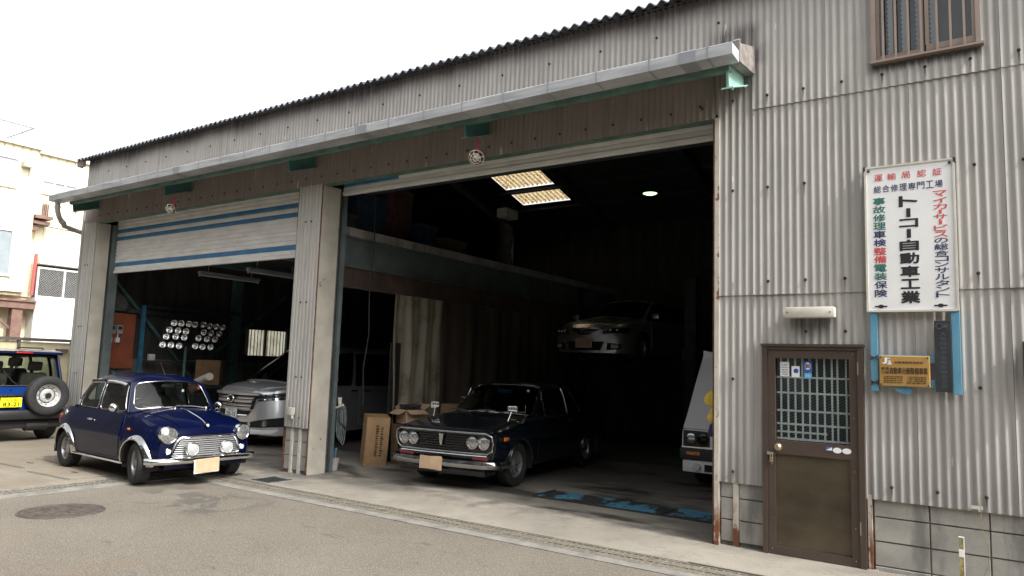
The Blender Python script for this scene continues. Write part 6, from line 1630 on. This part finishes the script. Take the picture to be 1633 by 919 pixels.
# ================================================================== blue off-roader seen from behind at the left edge
def make_jeep():
    R = thing('off_roader', 'blue off-roader with a rear mounted spare wheel and yellow plate at the left edge', 'car', (-13.62, -1.09, -.004), PI)
    d = dict(x=(-1.56, 1.55), bow=(.06, .02), bowl=.3, p=5, cab=(-1.52, .55), floor=.36, zr=[(-1.56, .42), (1.55, .40)], wb=[(-1.56, .67), (0, .70), (1.55, .66)], zm=[(-1.56, .70), (1.55, .65)], wm=[(-1.56, .70), (0, .735), (1.55, .70)],
        zs=[(-1.56, .95), (.5, .95), (1.0, .93), (1.55, .84)], ws=[(-1.56, .685), (0, .70), (1.55, .66)], zt=[(-1.56, .97), (.5, 1.0), (1.0, .98), (1.55, .88)], arch=[(1.12, .33, .40), (-1.08, .33, .40)])
    sh = Shell(d); body = MB(); sh.build(body)
    c = dict(ws=((.72, 0, 1.0), (.62, .66, .96), (.28, .58, 1.50), (.33, 0, 1.53)), ws_m=(.04, .04, .04, .04, .06, 2.4), rear=((-1.60, 0, .965), (-1.575, .665, .95), (-1.44, .585, 1.53), (-1.465, 0, 1.555)), rear_m=(.065, .065, .03, .075, .10, 2.3),
        sep=[((.62, .66, .96), (.28, .58, 1.50)), ((-.2, .70, .95), (-.22, .615, 1.53)), ((-1.05, .70, .95), (-1.0, .61, 1.54)), ((-1.575, .665, .95), (-1.44, .585, 1.53))], side=[(.05, .04, .03, .06, .07, 1.6), (.05, .06, .03, .07, .07, 1.6), (.06, .16, .10, .10, .10, 1)], roof=1.61, rp=4)
    cabin(c, body, R, 'glass', 'black_plastic', .014); body.build('body', 'jeep_dark', R, 40); wells(R, sh)
    # tailgate in brighter blue round the window, spoiler
    m = MB(); xr = lambda y, z: sh.xo(-1.56, y)-.006+.0*(z)
    rows = [[(xr(y, z)-.012, y, z) for z in [lerp(.56, .965, j/6) for j in range(7)]] for y in [lerp(-.60, .60, i/10) for i in range(11)]]
    m.grid(rows); e1 = rows[0]+[r[-1] for r in rows[1:]]+rows[-1][::-1][1:]+[r[0] for r in rows[::-1][1:-1]]; m.grid([e1, [(p[0]+.02, p[1], p[2]) for p in e1]], True)
    tg = m.build('tailgate', 'jeep_blue', R, 30)
    fr = MB(); fr.tube([(-1.605, .64, .95), (-1.475, .575, 1.50)], .022, 8).build('gate_frame', 'jeep_blue', R, 40); MB().tube([(-1.605, -.64, .95), (-1.475, -.575, 1.50)], .022, 8).build('gate_frame', 'jeep_dark', R, 40)
    MB().prism([(-1.44, 1.555), (-1.58, 1.535), (-1.60, 1.55), (-1.58, 1.59), (-1.40, 1.615), (-1.2, 1.625)], 'y', -.60, .60).build('roof_spoiler', 'jeep_dark', R, 40)
    MB().box(-1.612, -1.585, -.10, .16, 1.552, 1.575, .006).build('brake_light', 'red_lens', R, 30)
    for sg in (-1, 1):
        MB().tube([(-1.1, sg*.5, 1.60), (-1.0, sg*.5, 1.655), (.0, sg*.5, 1.66), (.1, sg*.5, 1.61)], .014, 8).build('roof_rail', 'black_plastic', R)
        o = MB().box(-1.60, -1.50, sg*.665-.045, sg*.665+.045, .66, .93, .012).build('tail_light', 'red_lens', R, 30); MB().box(-1.606, -1.599, sg*.665-.038, sg*.665+.038, .755, .80).build('reverse_lens', 'clear_lens', o, 0)
        MB().grid([[(-1.08+(.40+dr)*math.cos(a), sg*(.735+dy), .33+(.40+dr)*math.sin(a)) for dr, dy in ((0, -.03), (0, .02), (.05, .015), (.07, -.02))] for a in [lerp(-.05, PI+.05, i/16) for i in range(17)]]).build('arch_flare', 'jeep_dark', R, 50)
        m = MB(); sh.panel(m, -.18, .7, .45, lambda x: sh.zs(x)-.01, .004, sg); m.build('door', 'jeep_dark', R, 40)
    MB().box(-1.72, -1.45, -.72, .72, .40, .57, .04).build('rear_bumper', 'black_plastic', R, 40)
    MB().box(-1.60, -1.40, -.66, .66, .24, .40, .03).tube([(-1.55, -.45, .28), (-1.55, -.1, .28)], .09, 12).build('underguard', 'dark', R, 30)
    MB().box(-1.70, -1.602, .02, .62, .80, .835, .006).build('handle_strip', 'black_plastic', R, 30)
    m = MB(); line(m, 'PAJERO MINI', -.50, -.16, .809, .826, 0, .02); m.v = [(-1.7025, -p[0]-.02, p[2]) for p in m.v]; m.build('lettering', 'paper', R, 0)
    m = MB(); line(m, 'MITSUBISHI', -.54, -.30, 1.0, 1.022, 0, .03); m.v = [(-1.600+.0*p[2], -p[0], p[2]) for p in m.v]; m.prism([(-.0, 0), (0, 0), (0, 0)], 'x', 0, 0) if False else None; m.build('window_lettering', 'paper', R, 0)
    o = MB().box(-1.715, -1.705, .04, .37, .62, .785, .004).build('number_plate', 'yellow_plate', R, 0)
    m = MB(); line(m, '83-21', -.33, -.08, .635, .705, 0, .01); line(m, 'なにわ 580', -.29, -.12, .725, .765, 0, .005); m.v = [(-1.7165, -p[0], p[2]) for p in m.v]; m.build('lettering', 'ink_black', o, 0)
    MB().lathe([(0, -.01), (.018, -.008), (.02, .0)], 14, 'x', (-1.588, .19, .90)).build('emblem', 'chrome', R, 40)
    MB().tube([(-1.60, .05, .98), (-1.605, .18, 1.06), (-1.575, .33, 1.26)], .010, 6).build('rear_wiper', 'black_plastic', R)
    # spare wheel on the gate
    p = wheel_parts('steel', .345, .19, .205); o = put('spare_wheel', p[2], R, (-1.72, -.35, .815), (0, 0, -PI/2)); put('tyre', p[0], o); put('rim', p[1], o, rot=(0, .3, 0))
    MB().tube([(-1.62, -.35, .815), (-1.78, -.35, .815)], .05, 12).build('spare_mount', 'black_plastic', R, 30)
    MB().box(.45, .7, -.62, .62, .82, .96, .03).box(-1.5, .5, -.66, .66, .42, .46).build('interior_trim', 'trim', R, 30)
    seatset(R, .0, (-.32, .32), .62, 'seat', .56, .44); seatset(R, -.85, (-.32, .32), .62, 'seat', .5, .44)
    put_wheels(R, wheel_parts('seven', .33, .19, .20), .33, 1.12, -1.08, .63, .63)
make_jeep()

# ================================================================== beyond the yard on the left
def bx(m, y0, y1, z0, z1, x=-22.0, d=.1, c=0): return m.box(x-d, x, y0, y1, z0, z1, c)
T = thing('factory_building', 'cream ribbed metal building with small windows behind the yard', 'building', (0, 0, 0))
def siding(x, y0, y1, z0, z1, mat='cream_siding', step=.24):
    m = MB(); n = max(1, int(round((y1-y0)/step))); w = (y1-y0)/n; prof = []
    for i in range(n): prof += [(y0+i*w, 0), (y0+i*w+w*.80, 0), (y0+i*w+w*.86, -.03), (y0+i*w+w*.94, -.03)]
    prof.append((y1, 0))
    m.grid([[(x+d, y, z) for y, d in prof] for z in (z0, z1)])
    return m.build('siding', mat, T, 0)
siding(-21.6, .3, 2.60, 3.30, 7.62); siding(-22.0, 2.60, 12.0, 4.45, 7.62); siding(-22.0, 2.60, 2.92, 3.2, 4.45)
MB().box(-32, -22.05, 2.0, 12, 0, 7.6).box(-32, -21.70, .3, 2.5, 3.2, 7.6).build('core', 'cream_siding', T, 0)
MB().grid([[(x, 2.60, z) for z in (3.3, 7.62)] for x in (-21.6, -22.0)]).build('siding', 'cream_siding', T, 0)
MB().box(-32, -21.5, .2, 2.66, 7.62, 7.72).box(-32, -21.9, 2.66, 12, 7.62, 7.72).build('roof_edge', 'off_white', T, 0)
def window(y0, y1, z0, z1, x, mull=()):
    f = MB().box(x, x+.05, y0-.06, y1+.06, z0-.06, z0).box(x, x+.05, y0-.06, y1+.06, z1, z1+.06).box(x, x+.05, y0-.06, y0, z0, z1).box(x, x+.05, y1, y1+.06, z0, z1)
    for k in mull: f.box(x, x+.04, k-.03, k+.03, z0, z1)
    f = f.build('window', 'white', T, 0)
    MB().box(x-.02, x+.015, y0, y1, z0, z1).build('pane', 'bg_glass', f, 0)
window(.6, 2.02, 6.38, 7.18, -21.6, (1.3,)); window(2.92, 3.86, 6.46, 6.80, -22.0, (3.22, 3.55)); window(.9, 2.08, 3.78, 5.05, -21.6, (1.5,))
MB().box(-21.598, -21.35, 2.13, 2.38, 7.0, 7.17).build('vent_hood', 'off_white', T, 0)
MB().box(-21.985, -21.95, 2.62, 2.83, 5.7, 6.9).build('white_panel', 'white', T, 0)
MB().box(-21.99, -21.5, 2.62, 3.1, 5.56, 5.66).box(-21.99, -21.6, 2.62, 3.08, 5.40, 5.50).box(-21.99, -21.7, 2.64, 2.8, 5.2, 5.36).build('ledge', 'brown_steel', T, 0)
for k in range(4): MB().box(-21.95, -21.90, 2.95+.05*k, 2.97+.05*k, 5.66, 6.1).build('rail_bar', 'brown_steel', T, 0)
MB().tube([(-21.9, 2.6, 5.42), (-21.9, 6, 5.30)], .015, 6).build('cable', 'cable', T, 0)
# roof railing
r = MB()
for y in [.25+.55*k for k in range(5)]: r.tube([(-21.8, y, 7.7), (-21.8, y, 8.3)], .012, 5)
for z in (7.75, 8.3): r.tube([(-21.8, .25, z), (-21.8, 2.45, z)], .022 if z > 8 else .012, 6)
r.tube([(-21.8, 2.45, 8.3), (-28, 2.45, 8.3)], .02, 6)
for k in range(8): r.tube([(-21.8-k*.8, 2.45, 7.7), (-21.8-k*.8, 2.45, 8.3)], .012, 5)
r.build('roof_railing', 'gutter_patch', T, 30)
# raised loading bay: roller door, mesh rail on a white wall
MB().box(-22.0, -21.75, 2.95, 12, 4.22, 4.44, .03).build('shutter_box', 'white', T, 0)
MB().box(-22.06, -22.04, 2.92, 12, 3.2, 4.22).build('dark_opening', 'steel_dark', T, 0)
for y in (2.80,): MB().tube([(-21.7, y, 3.25), (-21.7, y+.02, 4.5)], .05, 8).build('red_pipe', 'pink_steel', T, 30)
W = thing('loading_wall', 'white rendered retaining wall carrying a mesh railing', 'wall', (0, 0, 0))
MB().box(-22.4, -21.55, 2.85, 12, 0, 3.18).build('wall', 'white_wall', W, 0)
r = MB()
for y in (2.88, 3.62, 4.36, 5.1, 5.9): r.box(-21.62, -21.57, y-.025, y+.025, 3.185, 4.11)
for z in (3.22, 4.09): r.box(-21.61, -21.58, 2.88, 5.9, z-.025, z+.025)
r.build('railing', 'white', W, 0)
r = MB()
for sg in (1, -1):
    for k in range(-14, 48):
        y0 = 2.9+k*.075
        a, b = V((-21.59, y0, 3.24)), V((-21.59, y0+sg*.83, 4.07))
        lo, hi = 2.9, 5.88
        if sg > 0 and (a.y > hi or b.y < lo) or sg < 0 and (b.y > hi or a.y < lo): continue
        def clip(p, q):
            if p.y < lo: p = p.lerp(q, (lo-p.y)/(q.y-p.y))
            if p.y > hi: p = p.lerp(q, (p.y-hi)/(p.y-q.y))
            return p
        a2, b2 = clip(a, b), clip(b, a); r.bar(a2, b2, .007, .007, (1, 0, 0))
r.build('mesh_infill', 'pvc', W, 0)
# brown steel canopy left of the wall
Y = thing('steel_canopy', 'red brown steel canopy frame under the cream building', 'canopy', (0, 0, 0))
MB().box(-21.9, -21.45, .2, 2.84, 2.82, 3.02).box(-21.9, -21.40, .2, 2.84, 3.02, 3.08).build('beam', 'brown_steel', Y, 0)
for y in (2.40, .5): MB().box(-21.75, -21.5, y-.14, y+.14, 0, 2.82).build('column', 'brown_steel', Y, 0)
MB().bar((-21.6, 1.6, 2.82), (-21.6, 2.3, 2.2), .06, .06).build('brace', 'brown_steel', Y, 0)
MB().box(-24, -23.9, .2, 2.84, 0, 3.2).build('dark_recess', 'junk_grey', Y, 0)
F = thing('sheet_fence', 'low fence of cream panels with dark rails behind the blue off-roader', 'fence', (0, 0, 0))
for k in range(3):
    y = 1.46-1.12*(k+1)
    MB().box(-16.03, -16.0, y+.03, y+1.09, .15, 1.80).build('panel', 'fence_board', F, 0)
    MB().box(-16.04, -15.96, y+1.09, y+1.15, 0, 1.82).build('post', 'fence_rail', F, 0)
MB().box(-16.05, -15.94, -1.9, 1.50, 1.821, 1.89).box(-16.04, -15.97, -1.9, 1.46, .08, .14).build('rail', 'fence_rail', F, 0)
MB().box(-16.06, -15.90, 1.12, 1.36, 1.58, 1.66).build('latch', 'fence_rail', F, 0)
N_ = thing('light_blocking_building', 'unseen plain building added across the yard to dim bays and reflections', 'building', (0, 0, 0))
MB().box(-75, 34, -22, -13.0, -.3, 9.5).build('wall', 'blocker', N_, 0)  # added out of view to block sky light and darken the bays
MB().box(-75, -25, -12.99, -2.2, -.3, 9.3).build('blocker_wing', 'blocker', N_, 0)  # wing added out of view to darken reflections in the small car
MB().box(-75.3, 34.3, -22.3, -12.7, 9.501, 9.7).build('roof', 'roof', N_, 0)
for i in range(9):
    for z in (1.0, 4.0, 7.0):
        f = MB().box(-27+i*4.6, -25+i*4.6, -13.06, -12.94, z, z+1.5).build('window', 'bronze_light', N_, 0)
        MB().box(-26.93+i*4.6, -25.07+i*4.6, -12.939, -12.92, z+.07, z+1.43).build('pane', 'bg_glass', f, 0)
